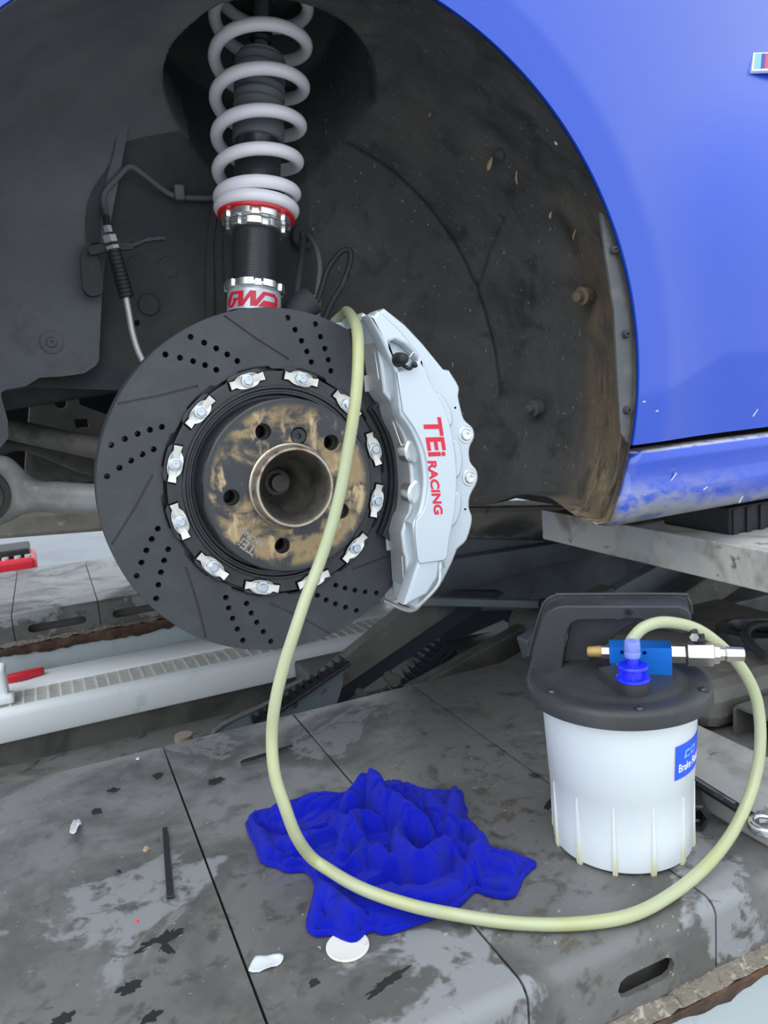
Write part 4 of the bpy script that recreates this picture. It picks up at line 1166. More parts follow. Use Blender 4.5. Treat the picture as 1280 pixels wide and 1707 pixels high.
# brake pads
for (y0, y1, m, nm) in ((-0.0085, -0.0008, 'black_rubber', 'pad_lining'), (-0.0150, -0.0090, 'hat', 'pad_backing')):
    po = [(0.172 * math.cos(math.radians(a)), 0.172 * math.sin(math.radians(a))) for a in np.linspace(-36, 36, 20)] + \
         [(0.1235 * math.cos(math.radians(a)), 0.1235 * math.sin(math.radians(a))) for a in np.linspace(33, -33, 20)]
    if nm == 'pad_backing':
        po = [(x * 1.02, z * 1.02) for x, z in po]
    mk(nm, MB().add(*flat(po, y1 - y0, bevel=0.0006), XZ((y0 + y1) / 2)), M[m], cal, ang=40)
# bridge bolts
for (x, z) in ((0.1985, 0.0326), (0.2000, -0.0142)):
    mk('bridge_bolt', lathe((x, -0.044, z), (0, -1, 0), [(0, 0.0092), (0.0022, 0.0092), (0.0028, 0.0086), (0.0028, 0.0070), (0.0018, 0.0066), (0.0018, 0.0060), (0.0050, 0.0058), (0.0056, 0.0052), (0.0056, 0.0030), (0.0026, 0.0028), (0.0026, 0.0001)], 28), M['alu'], cal, ang=30)
for (x, z) in ((0.1876, 0.0625), (0.1925, -0.0480)):
    mk('dowel_hole', lathe((x, -0.0440, z), (0, -1, 0), [(0, 0.0013), (0.0021, 0.0013)], 12), M['dark_void'], cal)
# bleeder with rubber cap, strap and wire ring
mk('recess_floor', MB().add(*flat([(0.119 + (x - 0.119) * 0.97, 0.12 + (z - 0.12) * 0.97) for x, z in rec][::-1], 0.004), XZ(-0.0520)), M['silver'], cal)
bl = Vector((0.1160, -0.0580, 0.1150))
bd_ = Vector((-0.10, -0.90, 0.02)).normalized()
mk('bleeder_nipple', lathe(bl, bd_, [(-0.008, 0.005), (0.004, 0.005), (0.006, 0.0035), (0.012, 0.003)], 6), M['zinc'], cal)
mk('bleeder_cap', lathe(bl, bd_, [(0.004, 0.0062), (0.006, 0.0072), (0.009, 0.0074), (0.011, 0.0066), (0.013, 0.0070), (0.019, 0.0062), (0.024, 0.0052), (0.026, 0.0035), (0.0265, 0.001)], 24), M['black_rubber'], cal, ang=50)
mk('cap_strap', tube([bl + bd_ * 0.012 + Vector((0.002, 0, -0.005)), bl + bd_ * 0.016 + Vector((0.008, 0, -0.0095)), bl + bd_ * 0.018 + Vector((0.0135, 0.002, -0.0065))], 0.0020, n=8), M['black_rubber'], cal)
mk('cap_knob', lathe(bl + bd_ * 0.018 + Vector((0.0135, 0, -0.0065)), (0.8, -0.2, 0.3), [(-0.002, 0.001), (-0.001, 0.003), (0.002, 0.003), (0.003, 0.001)], 12), M['black_rubber'], cal)
mk('wire_ring', tube([bl + Vector((0.008, -0.016, 0.002)), bl + Vector((0.012, -0.017, 0.006)), bl + Vector((0.017, -0.017, 0.001)), bl + Vector((0.015, -0.017, -0.006)), bl + Vector((0.011, -0.016, -0.005))], 0.0006, n=6), M['zinc'], cal)
# crossover pipe at the bottom
pp_ = [(0.1505, -0.056, -0.100), (0.1500, -0.057, -0.112), (0.1485, -0.057, -0.1205), (0.1420, -0.054, -0.1295), (0.1300, -0.048, -0.1420), (0.1255, -0.040, -0.1500), (0.1230, -0.022, -0.1540), (0.1230, 0.03, -0.1560)]
mk('crossover_pipe', tube(pp_, 0.0027, n=12, smooth=5), M['clip'], cal)
mk('pipe_nut', MB().add(*hexa((0.1507, -0.056, -0.0985), (0.1504, -0.0565, -0.1055), 0.0062)).add(*cyl((0.1507, -0.056, -0.094), (0.1507, -0.056, -0.0985), 0.0042)), M['zinc'], cal, ang=20)
# lettering
def cal_text(body, size, c, m, bold, ang, sx=1.0):
    vs, fs_ = text(body, size, 0.0005, bold=bold, shear=0.16)
    mt = Matrix.Translation((c[0], -0.0686, c[1])) @ Matrix.Rotation(math.radians(90 + ang), 4, 'Y') @ XZ(0) @ Matrix.Scale(sx, 4, (1, 0, 0))
    return mk('lettering', MB().add(vs, fs_, mt), m, cal, ang=0, label='red italic lettering')
cal_text('TEi', 0.0285, (0.1475, 0.0365), M['red_print'], 0.00075, -6.0, 1.10)
cal_text('RACING', 0.0135, (0.1450, -0.0160), M['red_print'], 0.00045, -4.0, 1.14)

# ================================================================== knuckle, arms, rods
t = thing('steering_knuckle', 'dark steering knuckle behind the brake disc', 'steering knuckle', (0.02, 0.09, 0.05))
mk('upright', tube([(0.028, 0.115, 0.150), (0.026, 0.105, 0.11), (0.02, 0.085, 0.03), (0.01, 0.075, -0.06), (0.0, 0.08, -0.11)], 0.03, n=14, rad=lambda q: 0.036 - 0.008 * abs(q - 0.4)), M['body_dark'], t)
mk('strut_clamp', lathe(sp_(-0.100), SU, [(0, 0.036), (0.060, 0.036), (0.062, 0.032)], 32), M['body_dark'], t)
mk('caliper_bracket', MB().add(*flat([(0.03, 0.12), (0.10, 0.165), (0.165, 0.09), (0.165, -0.06), (0.10, -0.10), (0.03, -0.06)], 0.012, bevel=0.002), XZ(0.098)), M['body_dark'], t)
mk('bracket_lug', tube([(0.060, 0.13, 0.150), (0.080, 0.135, 0.185), (0.100, 0.135, 0.200)], 0.018, n=12), M['body_dark'], t)
t = thing('tie_rod', 'dusty grey tie rod running behind the disc on the left', 'tie rod', (-0.12, 0.30, 0.05))
mk('rod', tube([(-0.276, 0.395, 0.0785), (-0.258, 0.382, 0.0735), (-0.152, 0.302, 0.0395), (-0.02, 0.20, 0.0)], 0.0145, n=18, smooth=0), M['dusty'], t)
mk('rod_end', lathe((-0.02, 0.20, -0.02), (0, 0, 1), [(0, 0.012), (0.006, 0.02), (0.03, 0.02), (0.036, 0.012)], 20), M['dusty'], t)
t = thing('lower_control_arm', 'pale cast aluminium control arm with a large bushing', 'control arm', (-0.16, 0.25, -0.01))
Am = [(-0.300, -0.046), (-0.268, -0.040), (-0.250, -0.0335), (-0.235, -0.033), (-0.216, -0.0365), (-0.162, -0.0440), (-0.05, -0.060), (0.0, -0.065), (0.0, -0.040), (-0.05, -0.022), (-0.157, -0.007), (-0.205, 0.0015), (-0.224, 0.0040), (-0.237, 0.012), (-0.247, 0.026), (-0.256, 0.037), (-0.268, 0.042), (-0.300, 0.044), (-0.325, 0.02), (-0.33, -0.02)]
mk('arm', MB().add(*flat(smooth_poly(Am[::-1], 3), 0.045, bevel=0.014, bres=4), XZ(0.30)), M['castalloy'], t, ang=70)
mk('bushing', lathe((-0.296, 0.262, -0.002), (0.10, -1, 0), [(-0.02, 0.034), (0.0, 0.036), (0.014, 0.034), (0.018, 0.028), (0.010, 0.026), (0.010, 0.014), (0.020, 0.013), (0.020, 0.0)], 36, caps=False), M['dusty'], t, ang=40)
t = thing('upper_link', 'dark dusty link arched over the control arm bushing', 'suspension link', (-0.2, 0.40, 0.03))
Ul = [(-0.32, 0.03), (-0.28, 0.030), (-0.262, 0.040), (-0.244, 0.042), (-0.220, 0.030), (-0.190, 0.012), (-0.165, 0.000), (-0.06, -0.03), (-0.05, 0.0), (-0.130, 0.028), (-0.197, 0.044), (-0.235, 0.056), (-0.270, 0.060), (-0.32, 0.055)]
mk('link', MB().add(*flat(smooth_poly(Ul, 3), 0.03, bevel=0.008, bres=3), XZ(0.405)), M['dusty'], t, ang=70)
mk('web', MB().add(*flat([(-0.235, 0.035), (-0.185, 0.010), (-0.12, 0.005), (-0.06, 0.0), (-0.06, -0.03), (-0.15, -0.014), (-0.235, -0.01)][::-1], 0.01), XZ(0.43)), M['dusty'], t)

# ================================================================== lines and cables
bl_ = thing('brake_line', 'grey hard brake line running to the flexible hose on the left', 'brake line', (-0.08, 0.2, 0.33))
ln = [(-0.1195, 0.176, 0.300), (-0.1185, 0.190, 0.312), (-0.1180, 0.196, 0.325), (-0.1140, 0.197, 0.335), (-0.096, 0.197, 0.353), (-0.088, 0.197, 0.3605), (-0.080, 0.197, 0.3615), (-0.063, 0.205, 0.352), (-0.047, 0.212, 0.342), (-0.035, 0.215, 0.337), (-0.009, 0.215, 0.3345), (0.025, 0.215, 0.336)]
mk('pipe', tube(ln, 0.0034, n=10), M['seam'], bl_)
mk('pipe_clip', box(-0.0345, -0.0225, 0.206, 0.224, 0.330, 0.348), M['seam'], bl_, ang=0, bev=0.002)
mk('pipe_sleeve', cyl((-0.1195, 0.176, 0.302), (-0.1205, 0.170, 0.289), 0.0040), M['black_rubber'], bl_)
fh = thing('flexible_brake_hose', 'braided brake hose with black bend sleeve and bright nuts', 'brake hose', (-0.11, 0.17, 0.22))
mk('hex_nut', hexa((-0.1205, 0.170, 0.2905), (-0.1195, 0.170, 0.2835), 0.0050), M['brightnut'], fh, ang=20)
mk('hex_nut', hexa((-0.1198, 0.170, 0.2800), (-0.1185, 0.170, 0.2725), 0.0082), M['brightnut'], fh, ang=20)
mk('hex_nut', hexa((-0.1178, 0.170, 0.2690), (-0.1168, 0.170, 0.2640), 0.0078), M['brightnut'], fh, ang=20)
mk('support_bracket', MB().add(*flat(smooth_poly([(-0.142, 0.268), (-0.130, 0.272), (-0.118, 0.275), (-0.098, 0.271), (-0.094, 0.267), (-0.104, 0.2655), (-0.118, 0.264), (-0.130, 0.262), (-0.141, 0.260)][::-1], 2), 0.006), XZ(0.176)), M['black_rubber'], fh)
d = Vector((0.008, 0.0, -0.052))
pf = []
for i in range(12):
    pf += [(0.0008 + i * 0.0045, 0.0078 + 0.00008 * i), (0.0034 + i * 0.0045, 0.0078 + 0.00008 * i), (0.0038 + i * 0.0045, 0.0072), (0.0045 + i * 0.0045, 0.0072)]
mk('bend_sleeve', lathe((-0.1166, 0.170, 0.2660), d, pf, 20), M['black_rubber'], fh, ang=30)
mk('braid', tube([(-0.1095, 0.170, 0.2160), (-0.1090, 0.170, 0.205), (-0.1085, 0.169, 0.195), (-0.107, 0.167, 0.170), (-0.102, 0.162, 0.145), (-0.088, 0.150, 0.112), (-0.06, 0.13, 0.08)], 0.0037, n=12), M['braid'], fh)
t = thing('rubber_flap', 'black oval rubber grommet flap beside the brake hose', 'rubber flap', (-0.145, 0.19, 0.25))
mk('flap', MB().add(*flat(smooth_poly([(-0.145, 0.273), (-0.137, 0.272), (-0.132, 0.25), (-0.1315, 0.232), (-0.134, 0.219), (-0.146, 0.2165), (-0.153, 0.224), (-0.153, 0.24), (-0.151, 0.262)][::-1], 4), 0.010), XZ(0.185)), M['black_rubber'], t, ang=60, bev=0.003)
mk('neck', tube([(-0.142, 0.187, 0.270), (-0.132, 0.181, 0.270), (-0.122, 0.178, 0.268)], 0.0045, n=10), M['black_rubber'], t)
t = thing('sensor_cable', 'thin black sensor cable looping above the brake disc', 'cable', (0.12, 0.14, 0.22))
mk('cable', tube([(0.090, 0.155, 0.165), (0.101, 0.148, 0.180), (0.116, 0.142, 0.212), (0.126, 0.14, 0.236), (0.143, 0.14, 0.2555), (0.1535, 0.14, 0.2600), (0.1585, 0.14, 0.2560), (0.1560, 0.14, 0.243), (0.144, 0.14, 0.218), (0.128, 0.14, 0.197), (0.112, 0.135, 0.172)], 0.0036, n=10), M['black_rubber'], t)
t = thing('wheel_speed_lead', 'grey sheathed lead dropping from a grommet behind the strut', 'cable', (0.12, 0.18, 0.24))
mk('lead', tube([(0.1255, 0.212, 0.292), (0.1275, 0.195, 0.285), (0.1265, 0.17, 0.262), (0.1235, 0.16, 0.238), (0.116, 0.157, 0.208), (0.108, 0.15, 0.17)], 0.0032, n=10, rad=lambda q: 0.0026 + 0.0012 * q), M['boot'], t)
mk('ferrule', cyl((0.1160, 0.157, 0.208), (0.1110, 0.153, 0.180), 0.0052), M['tan'], t)
mk('grommet', lathe((0.126, 0.218, 0.290), (0, -1, 0.1), [(0, 0.016), (0.004, 0.015), (0.006, 0.008), (0.010, 0.006)], 24), M['body_dark'], t)
mk('stay', tube([(0.120, 0.20, 0.285), (0.104, 0.175, 0.250), (0.086, 0.15, 0.205)], 0.004, n=8), M['body_dark'], t)

# ================================================================== bleeder hose
hz = [(0.1060, 0.100, 0.1560), (0.1080, 0.085, 0.1680), (0.1103, 0.060, 0.1745), (0.1027, 0.03, 0.1745), (0.0834, -0.03, 0.1628), (0.0669, -0.08, 0.1475), (0.0546, -0.11, 0.1261), (0.0445, -0.125, 0.0938), (0.0357, -0.13, 0.0625), (0.0272, -0.13, 0.0313), (0.0181, -0.13, 0.0), (0.0066, -0.13, -0.0311), (-0.0076, -0.13, -0.0618), (-0.0228, -0.135, -0.0856), (-0.0383, -0.14, -0.1142), (-0.0516, -0.14, -0.1443), (-0.0623, -0.14, -0.1749), (-0.0687, -0.14, -0.2068), (-0.0718, -0.15, -0.2353), (-0.0683, -0.16, -0.2624), (-0.0619, -0.163, -0.2900),
      (-0.0510, -0.160, -0.3140), (-0.0405, -0.1667, -0.325), (-0.0214, -0.203, -0.330), (0.009, -0.2329, -0.338), (0.0453, -0.2483, -0.351), (0.0844, -0.2787, -0.3535), (0.126, -0.3034, -0.3535), (0.1696, -0.3176, -0.3530), (0.2178, -0.3146, -0.3530), (0.268, -0.3064, -0.3470), (0.313, -0.2957, -0.3325), (0.3508, -0.283, -0.3082), (0.3674, -0.277, -0.2728), (0.3716, -0.27, -0.2339), (0.36, -0.265, -0.2027), (0.3385, -0.26, -0.1758), (0.3091, -0.256, -0.1522), (0.2769, -0.252, -0.1406), (0.2558, -0.248, -0.142), (0.2439, -0.2455, -0.1510), (0.2402, -0.2450, -0.1580)]
hs_ = mk('bleeder_hose', tube(hz, 0.0054, n=16, smooth=8), M['hose'], ang=80, org=(0.1, -0.25, -0.3535), label='long translucent yellowed hose looping from caliper to bottle', cat='hose')

# ================================================================== fluid extractor bottle (own frame: x along the handle, y away)
ex = thing('fluid_extractor', 'white brake fluid bottle with black handled lid on the runway', 'fluid bottle', (0.2475, -0.2188, -0.36), rot=math.radians(-39.2))
ex['label'] = 'white fluid extractor bottle with black handled lid standing on the runway'
def xmk(name, mb, m, parent=None, **kw): return mk(name, mb, m, parent or ex, local=True, **kw)
pf = [(0.0035, 0.030), (0.0012, 0.0550), (0.0010, 0.0620), (0.0030, 0.0648), (0.030, 0.0655), (0.070, 0.0668), (0.0705, 0.0672), (0.150, 0.0712)]
xmk('bottle', lathe((0, 0, 0), (0, 0, 1), pf, 96), M['milky'], ang=50)
for k in range(12):
    a = math.radians(-97 + 30 * k)
    c, s = math.cos(a), math.sin(a)
    rb = MB()
    v = []
    for (z, r, w) in ((-0.0000, 0.0630, 0.0024), (-0.0000, 0.0662, 0.0020), (0.004, 0.0672, 0.0020), (0.016, 0.0670, 0.0016), (0.066, 0.0672, 0.0005)):
        v += [(r * c - w * s, r * s + w * c, z), (r * c + w * s, r * s - w * c, z)]
    v += [((0.064) * c - 0.0022 * s, 0.064 * s + 0.0022 * c, 0.066), (0.064 * c + 0.0022 * s, 0.064 * s - 0.0022 * c, 0.066)]
    f = [(0, 1, 3, 2), (2, 3, 5, 4), (4, 5, 7, 6), (6, 7, 9, 8), (0, 2, 4, 6, 8, 10), (11, 9, 7, 5, 3, 1), (8, 9, 11, 10), (10, 11, 1, 0)]
    xmk('rib', (v, f), M['milky_rib'], ang=60)
# lid: round with a raised plateau, straight shoulder at the handle
pf = [(0.1470, 0.0690), (0.1460, 0.0800), (0.1480, 0.0838), (0.1590, 0.0842), (0.1625, 0.0825), (0.1640, 0.0780), (0.1640, 0.0690), (0.1625, 0.0640), (0.1630, 0.0600), (0.1650, 0.0560), (0.1660, 0.0500), (0.1660, 0.0)]
def lidr(k, n):
    return 1.0
xmk('lid', lathe((0, 0, 0), (0, 0, 1), pf, 96, caps=False), M['black_plastic'], ang=50)
for (a, b) in ((-0.0590, -0.043), (0.0155, -0.0735), (0.0720, -0.028), (0.0, 0.075)):
    xmk('lid_screw', lathe((a, b, 0.1630), (0, 0, 1), [(0, 0.0052), (0.0015, 0.0050), (0.0017, 0.0038), (0.0030, 0.0030), (0.0034, 0.0010), (0.0025, 0.0008)], 18), M['darktool'], ang=40)
# handle: hollow shell, face plate with rim
ho = [(-0.0870, 0.1500), (-0.0850, 0.1560), (-0.0810, 0.1700), (-0.0785, 0.1809), (-0.0680, 0.2130), (-0.0620, 0.2225), (-0.0540, 0.2270), (-0.0460, 0.2280), (0.0570, 0.2280), (0.0650, 0.2250), (0.0680, 0.2190), (0.0680, 0.2010), (0.0610, 0.1995), (0.0490, 0.2035), (0.0430, 0.2045), (0.0365, 0.2060), (0.0300, 0.2110), (0.0230, 0.2145), (0.0160, 0.2150), (0.0090, 0.2150), (0.0040, 0.2130), (-0.0033, 0.2140), (-0.0340, 0.2130), (-0.0405, 0.2100), (-0.0445, 0.2030), (-0.0530, 0.1560), (-0.0530, 0.1500)]
han = MB().add(*flat(ho[::-1], 0.0300, bevel=0.0016), XZ(0.0300))
hn = xmk('handle', han, M['black_plastic'], ang=40)
hi = [(x * 0.93 - 0.0008, 0.180 + (z - 0.180) * 0.90) for x, z in ho[1:10]]
rim_o = [(-0.0855, 0.1660), (-0.0815, 0.1800), (-0.0708, 0.2150), (-0.0645, 0.2258), (-0.0550, 0.2303), (-0.0460, 0.2312), (0.0580, 0.2312), (0.0675, 0.2278), (0.0710, 0.2190), (0.0710, 0.2120)]
rm = tube([(x, 0.044, z) for x, z in rim_o], 0.0016, n=8, smooth=3)
xmk('handle_rim', MB().add(*rm).add(*flat([(x, z) for x, z in rim_o] + [(0.068, 0.212), (0.068, 0.219), (0.065, 0.225), (0.057, 0.228), (-0.046, 0.228), (-0.054, 0.227), (-0.062, 0.2225), (-0.068, 0.213), (-0.0785, 0.1809), (-0.082, 0.166)], 0.0015), XZ(0.044)), M['black_plastic'], hn, ang=40)
xmk('recess', MB().add(*flat([(-0.0510, 0.1640), (-0.0420, 0.2060), (-0.0360, 0.2150), (0.0060, 0.2150), (0.0200, 0.2160), (0.0280, 0.2110), (0.0060, 0.1980), (-0.0260, 0.1640)], 0.004, bevel=0.001), XZ(0.036)), M['black_plastic'], hn, ang=40)
xmk('handle_screw', lathe((0.0120, 0.0152, 0.2215), (0, -1, 0), [(0, 0.0042), (0.0012, 0.0040), (0.0012, 0.0026), (0.0002, 0.0024), (0.0002, 0.0001)], 20), M['black_rubber'], hn, ang=30)
# outlet tower: stadium from the front left of the lid to the valve block
stad = []
for k in range(13):
    a = math.radians(-125 + 180 * k / 12)
    stad.append((0.0125 + 0.0138 * math.cos(a), -0.040 + 0.0138 * math.sin(a)))
stad += [(0.0060, 0.004), (-0.0170, -0.012)]
sv3, sf3 = flat(stad, 0.0150, bevel=0.0012)
xmk('outlet_tower', MB().add(sv3, sf3, Matrix.Translation((0, 0, 0.1690))), M['black_plastic'], ang=40)
# blue plug
pf = [(0.0, 0.0142), (0.0006, 0.0150), (0.0020, 0.0150), (0.0028, 0.0140), (0.0034, 0.0100), (0.0100, 0.0100), (0.0108, 0.0120), (0.0116, 0.0135), (0.0130, 0.0135), (0.0140, 0.0125), (0.0140, 0.0050), (0.0210, 0.0048), (0.0210, 0.0036), (0.0260, 0.0034)]
pg = xmk('blue_plug', lathe((0.0125, -0.040, 0.1765), (0, 0, 1), pf, 40), M['bluecap'], ang=40)
for k in range(6):
    a = k * PI / 3
    xmk('plug_web', box(-0.0008, 0.0008, 0.0095, 0.0132, 0.1786, 0.1862), M['bluecap'], pg, ang=0, mtx=Matrix.Translation((0.0125, -0.040, 0.0010)) @ Matrix.Rotation(a, 4, 'Z'))
xmk('hose_sleeve', lathe((0.0125, -0.040, 0.1975), (0, 0, 1), [(0, 0.0066), (0.0010, 0.0070), (0.0050, 0.0070), (0.0055, 0.0067), (0.0065, 0.0070), (0.0140, 0.0068), (0.0150, 0.0064)], 24), M['hose_sleeve'], ang=40)
# valve block and fittings
blk = xmk('valve_block', MB().add(*flat([(-0.0065, 0.1770), (0.0020, 0.1647), (0.0490, 0.1647), (0.0490, 0.1920), (-0.0065, 0.1920)], 0.0220, [circle(0.0020, 14, (0.0250, 0.1870)), circle(0.0020, 14, (0.0050, 0.1870))]), XZ(0.0110)), M['blueblock'], ang=0, bev=0.0004)
xmk('silencer_nut', hexa((-0.0065, 0.011, 0.1835), (-0.0135, 0.011, 0.1835), 0.0062), M['nickel'], blk, ang=20)
xmk('silencer', lathe((-0.0135, 0.011, 0.1835), (-1, 0, 0), [(0, 0.0052), (0.0015, 0.0058), (0.0120, 0.0050), (0.0135, 0.0040)], 20), M['brass'], blk, ang=40)
xmk('hex_fitting', lathe((0.0490, 0.011, 0.1835), (1, 0, 0), [(0, 0.0094), (0.0120, 0.0094), (0.0130, 0.0086)], 6), M['nickel'], blk, ang=20)
bv = xmk('ball_valve', lathe((0.0625, 0.011, 0.1835), (1, 0, 0), [(0, 0.0085), (0.0010, 0.0118), (0.0230, 0.0118), (0.0240, 0.0095), (0.0285, 0.0090), (0.0290, 0.0065), (0.0330, 0.0060), (0.0345, 0.0070), (0.0490, 0.0064), (0.0500, 0.0055)], 6), M['nickel'], blk, ang=25)
xmk('valve_stem', cyl((0.0745, 0.011, 0.1940), (0.0745, 0.011, 0.2040), 0.0045), M['black_rubber'], ang=30)
xmk('valve_lever', MB().add(*box(0.0700, 0.0785, 0.0020, 0.0240, 0.1960, 0.2010)).add(*box(0.0650, 0.0720, 0.0000, 0.0050, 0.1970, 0.2100)), M['black_rubber'], ang=0, bev=0.002)
xmk('lever_nut', hexa((0.0680, 0.000, 0.2040), (0.0680, -0.0035, 0.2040), 0.0042), M['chrome'], ang=20)
# label wrapped on the bottle, printed words
def wrapb(vs, a0, z0, dr):
    o = []
    for (x, y, z) in vs:
        zz = z0 + y
        r = 0.0672 + (zz - 0.0705) * 0.0503 + dr + z
        t = a0 + x / 0.068
        o.append((r * math.sin(t), -r * math.cos(t), zz))
    return o
def strip(w, h, n=18):
    v = []; f = []
    for i in range(n + 1):
        v += [(w * i / n, -h / 2, 0), (w * i / n, h / 2, 0)]
    for i in range(n):
        f.append((2 * i, 2 * i + 2, 2 * i + 3, 2 * i + 1))
    return v, f
LA = math.radians(41)
sv3, sf3 = strip(0.080, 0.0325)
xmk('label', (wrapb(sv3, LA, 0.104, 0.0004), sf3), M['label'], ang=80, label='blue printed label on the bottle')
tv, tf = text('Brake Fluid', 0.0098, 0.0002, bold=0.00006, align='LEFT', space=1.0)
tv = [(0.004 + x * 0.82, y * 1.15 - 0.0062, z) for x, y, z in tv]
xmk('label_lettering', (wrapb(tv, LA, 0.104, 0.0007), tf), M['white_print'], ang=0)
def ring_poly(o, i): return flat(o, 0.0002, [i])
cO = [(0, 0), (0.0085, 0), (0.0090, 0.0017), (0.0030, 0.0017), (0.0038, 0.0055), (0.0098, 0.0055), (0.0102, 0.0072), (0.0020, 0.0072)]
oO = [(0.0105, 0), (0.0190, 0), (0.0208, 0.0072), (0.0122, 0.0072)]
oI = [(0.0126, 0.0016), (0.0178, 0.0016), (0.0188, 0.0056), (0.0136, 0.0056)]
lg = MB()
for vs, fs_ in (flat(cO, 0.0002), flat(oO, 0.0002, [oI])):
    lg.add(wrapb([(x + 0.011, y + 0.0020, z) for x, y, z in vs], LA, 0.104, 0.0007), fs_)
xmk('label_emblem', lg, M['badge_lb'], ang=0)

# ================================================================== towel
TOWEL_OUT=[(-0.0692,-0.0038),(-0.0611,0.0073),(-0.0435,0.0047),(-0.0256,0.0021),(-0.0021,0.0076),(0.0247,-0.0107),(0.0374,-0.0139),(0.0625,-0.0148),(0.0814,-0.0114),(0.1015,-0.0191),(0.1064,-0.0362),(0.1197,-0.0534),(0.1361,-0.0666),(0.144,-0.0657),(0.1505,-0.0726),(0.1418,-0.0901),(0.1368,-0.1061),(0.1301,-0.1152),(0.1284,-0.1394),(0.1238,-0.1604),(0.1176,-0.1749),(0.1447,-0.2129),(0.1388,-0.2196),(0.1246,-0.2271),(0.1039,-0.2431),(0.0942,-0.2393),(0.0862,-0.2292),(0.0797,-0.2199),(0.0603,-0.2286),(0.0373,-0.2326),(-0.0084,-0.2311),(-0.0175,-0.2226),(-0.0272,-0.2203),(-0.0377,-0.2254),(-0.0452,-0.218),(-0.0509,-0.2083),(-0.0627,-0.2033),(-0.066,-0.1949),(-0.0626,-0.1836),(-0.0422,-0.1449),(-0.0429,-0.1165),(-0.0576,-0.1079),(-0.0654,-0.0949),(-0.0753,-0.0804),(-0.0742,-0.0542),(-0.0729,-0.0112)]
TOWEL_FOLDS=[([(-0.0672,-0.0187),(-0.0489,-0.0167),(-0.0264,-0.0198),(0.0016,-0.0233),(0.028,-0.0396),(0.0605,-0.0342),(0.0935,-0.0489)],0.008,0.009),([(-0.0739,-0.0299),(-0.0764,-0.0804),(-0.0643,-0.1112),(-0.037,-0.1336),(-0.0173,-0.137)],0.006,0.01),([(-0.0634,-0.0184),(-0.0594,-0.0362),(-0.0354,-0.0641),(-0.0031,-0.0729)],-0.011,0.0035),([(-0.0484,-0.0744),(-0.028,-0.0866),(-0.0034,-0.0873)],0.008,0.008),([(-0.063,-0.0992),(-0.0365,-0.0975),(-0.0063,-0.095)],-0.008,0.003),([(0.0047,-0.0726),(0.0058,-0.1023),(-0.0108,-0.1324)],0.016,0.006),([(0.0254,-0.0596),(0.0557,-0.0455),(0.0517,-0.0912),(0.0591,-0.1203),(0.066,-0.1477),(0.0666,-0.1614)],0.03,0.008),([(0.0349,-0.1057),(0.0186,-0.0958),(0.0089,-0.1134),(0.0089,-0.1313)],0.02,0.006),([(-0.0069,-0.1494),(0.0092,-0.1422),(0.017,-0.1573),(0.0257,-0.1747)],0.016,0.006),([(0.0501,-0.1336),(0.0386,-0.1576),(0.0368,-0.1812),(0.0448,-0.1938),(0.0655,-0.182),(0.0828,-0.1711)],0.024,0.007),([(0.0548,-0.1499),(0.0612,-0.1668),(0.0779,-0.1638)],-0.016,0.008),([(0.099,-0.0724),(0.099,-0.1099),(0.093,-0.1456)],0.014,0.01),([(0.1366,-0.0901),(0.1143,-0.1244),(0.0846,-0.1678)],0.018,0.006),([(0.1089,-0.1409),(0.1125,-0.1689),(0.1026,-0.1957),(0.0853,-0.2059),(0.076,-0.2274),(0.079,-0.242)],0.016,0.006),([(0.0781,-0.1726),(0.0859,-0.1899),(0.08,-0.2107)],0.014,0.008),([(0.112,-0.1929),(0.1209,-0.2149),(0.1305,-0.2306)],0.006,0.01),([(-0.0472,-0.1397),(-0.0433,-0.1762),(-0.036,-0.2082),(-0.0255,-0.2338)],0.012,0.007),([(-0.0476,-0.17),(-0.0593,-0.188),(-0.0678,-0.2096)],0.008,0.006),([(-0.0316,-0.1567),(-0.0272,-0.1745),(-0.0139,-0.186)],-0.01,0.007),([(-0.0223,-0.1955),(0.005,-0.2043),(0.0332,-0.2206),(0.0619,-0.2191)],0.008,0.01),([(-0.0015,-0.1782),(0.0173,-0.1776),(0.0254,-0.1902)],-0.012,0.004),([(-0.0485,-0.1369),(-0.0274,-0.1513),(-0.0098,-0.1537)],-0.01,0.004),([(0.0837,-0.1716),(0.0842,-0.1972),(0.0777,-0.2247)],-0.008,0.003),([(-0.0494,-0.2265),(-0.0435,-0.2375),(-0.0299,-0.2345),(-0.0133,-0.244),(0.0337,-0.2451),(0.071,-0.2319)],0.006,0.006)]
TO = np.array(TOWEL_OUT)
x0, y0 = TO.min(0) - 0.004; x1, y1 = TO.max(0) + 0.004
stp = 0.0012
gx = np.arange(x0, x1, stp); gy = np.arange(y0, y1, stp)
GX, GY = np.meshgrid(gx, gy, indexing='ij')
Q = np.stack([GX.ravel(), GY.ravel()], 1)
so = np.array(smooth_poly([tuple(p) for p in TO], 4))
ns = so + 0.0006 * np.array([[mnoise.noise(Vector((p[0] * 160, p[1] * 160, 0))), mnoise.noise(Vector((p[0] * 160, p[1] * 160, 5)))] for p in so])
A_ = ns; B_ = np.roll(ns, -1, 0)
best = np.full(len(Q), 9.0); near_p = np.zeros_like(Q); ins = np.zeros(len(Q), bool)
for a, b in zip(A_, B_):
    d = b - a
    t = np.clip(((Q - a) @ d) / (d @ d + 1e-12), 0, 1)
    pt = a + t[:, None] * d
    ds = np.hypot(*(Q - pt).T)
    m_ = ds < best
    best[m_] = ds[m_]; near_p[m_] = pt[m_]
    c_ = (a[1] > Q[:, 1]) != (b[1] > Q[:, 1])
    with np.errstate(divide='ignore', invalid='ignore'):
        xi = a[0] + (Q[:, 1] - a[1]) * d[0] / d[1]
    ins ^= c_ & (Q[:, 0] < xi)
sd = np.where(ins, best, -best)
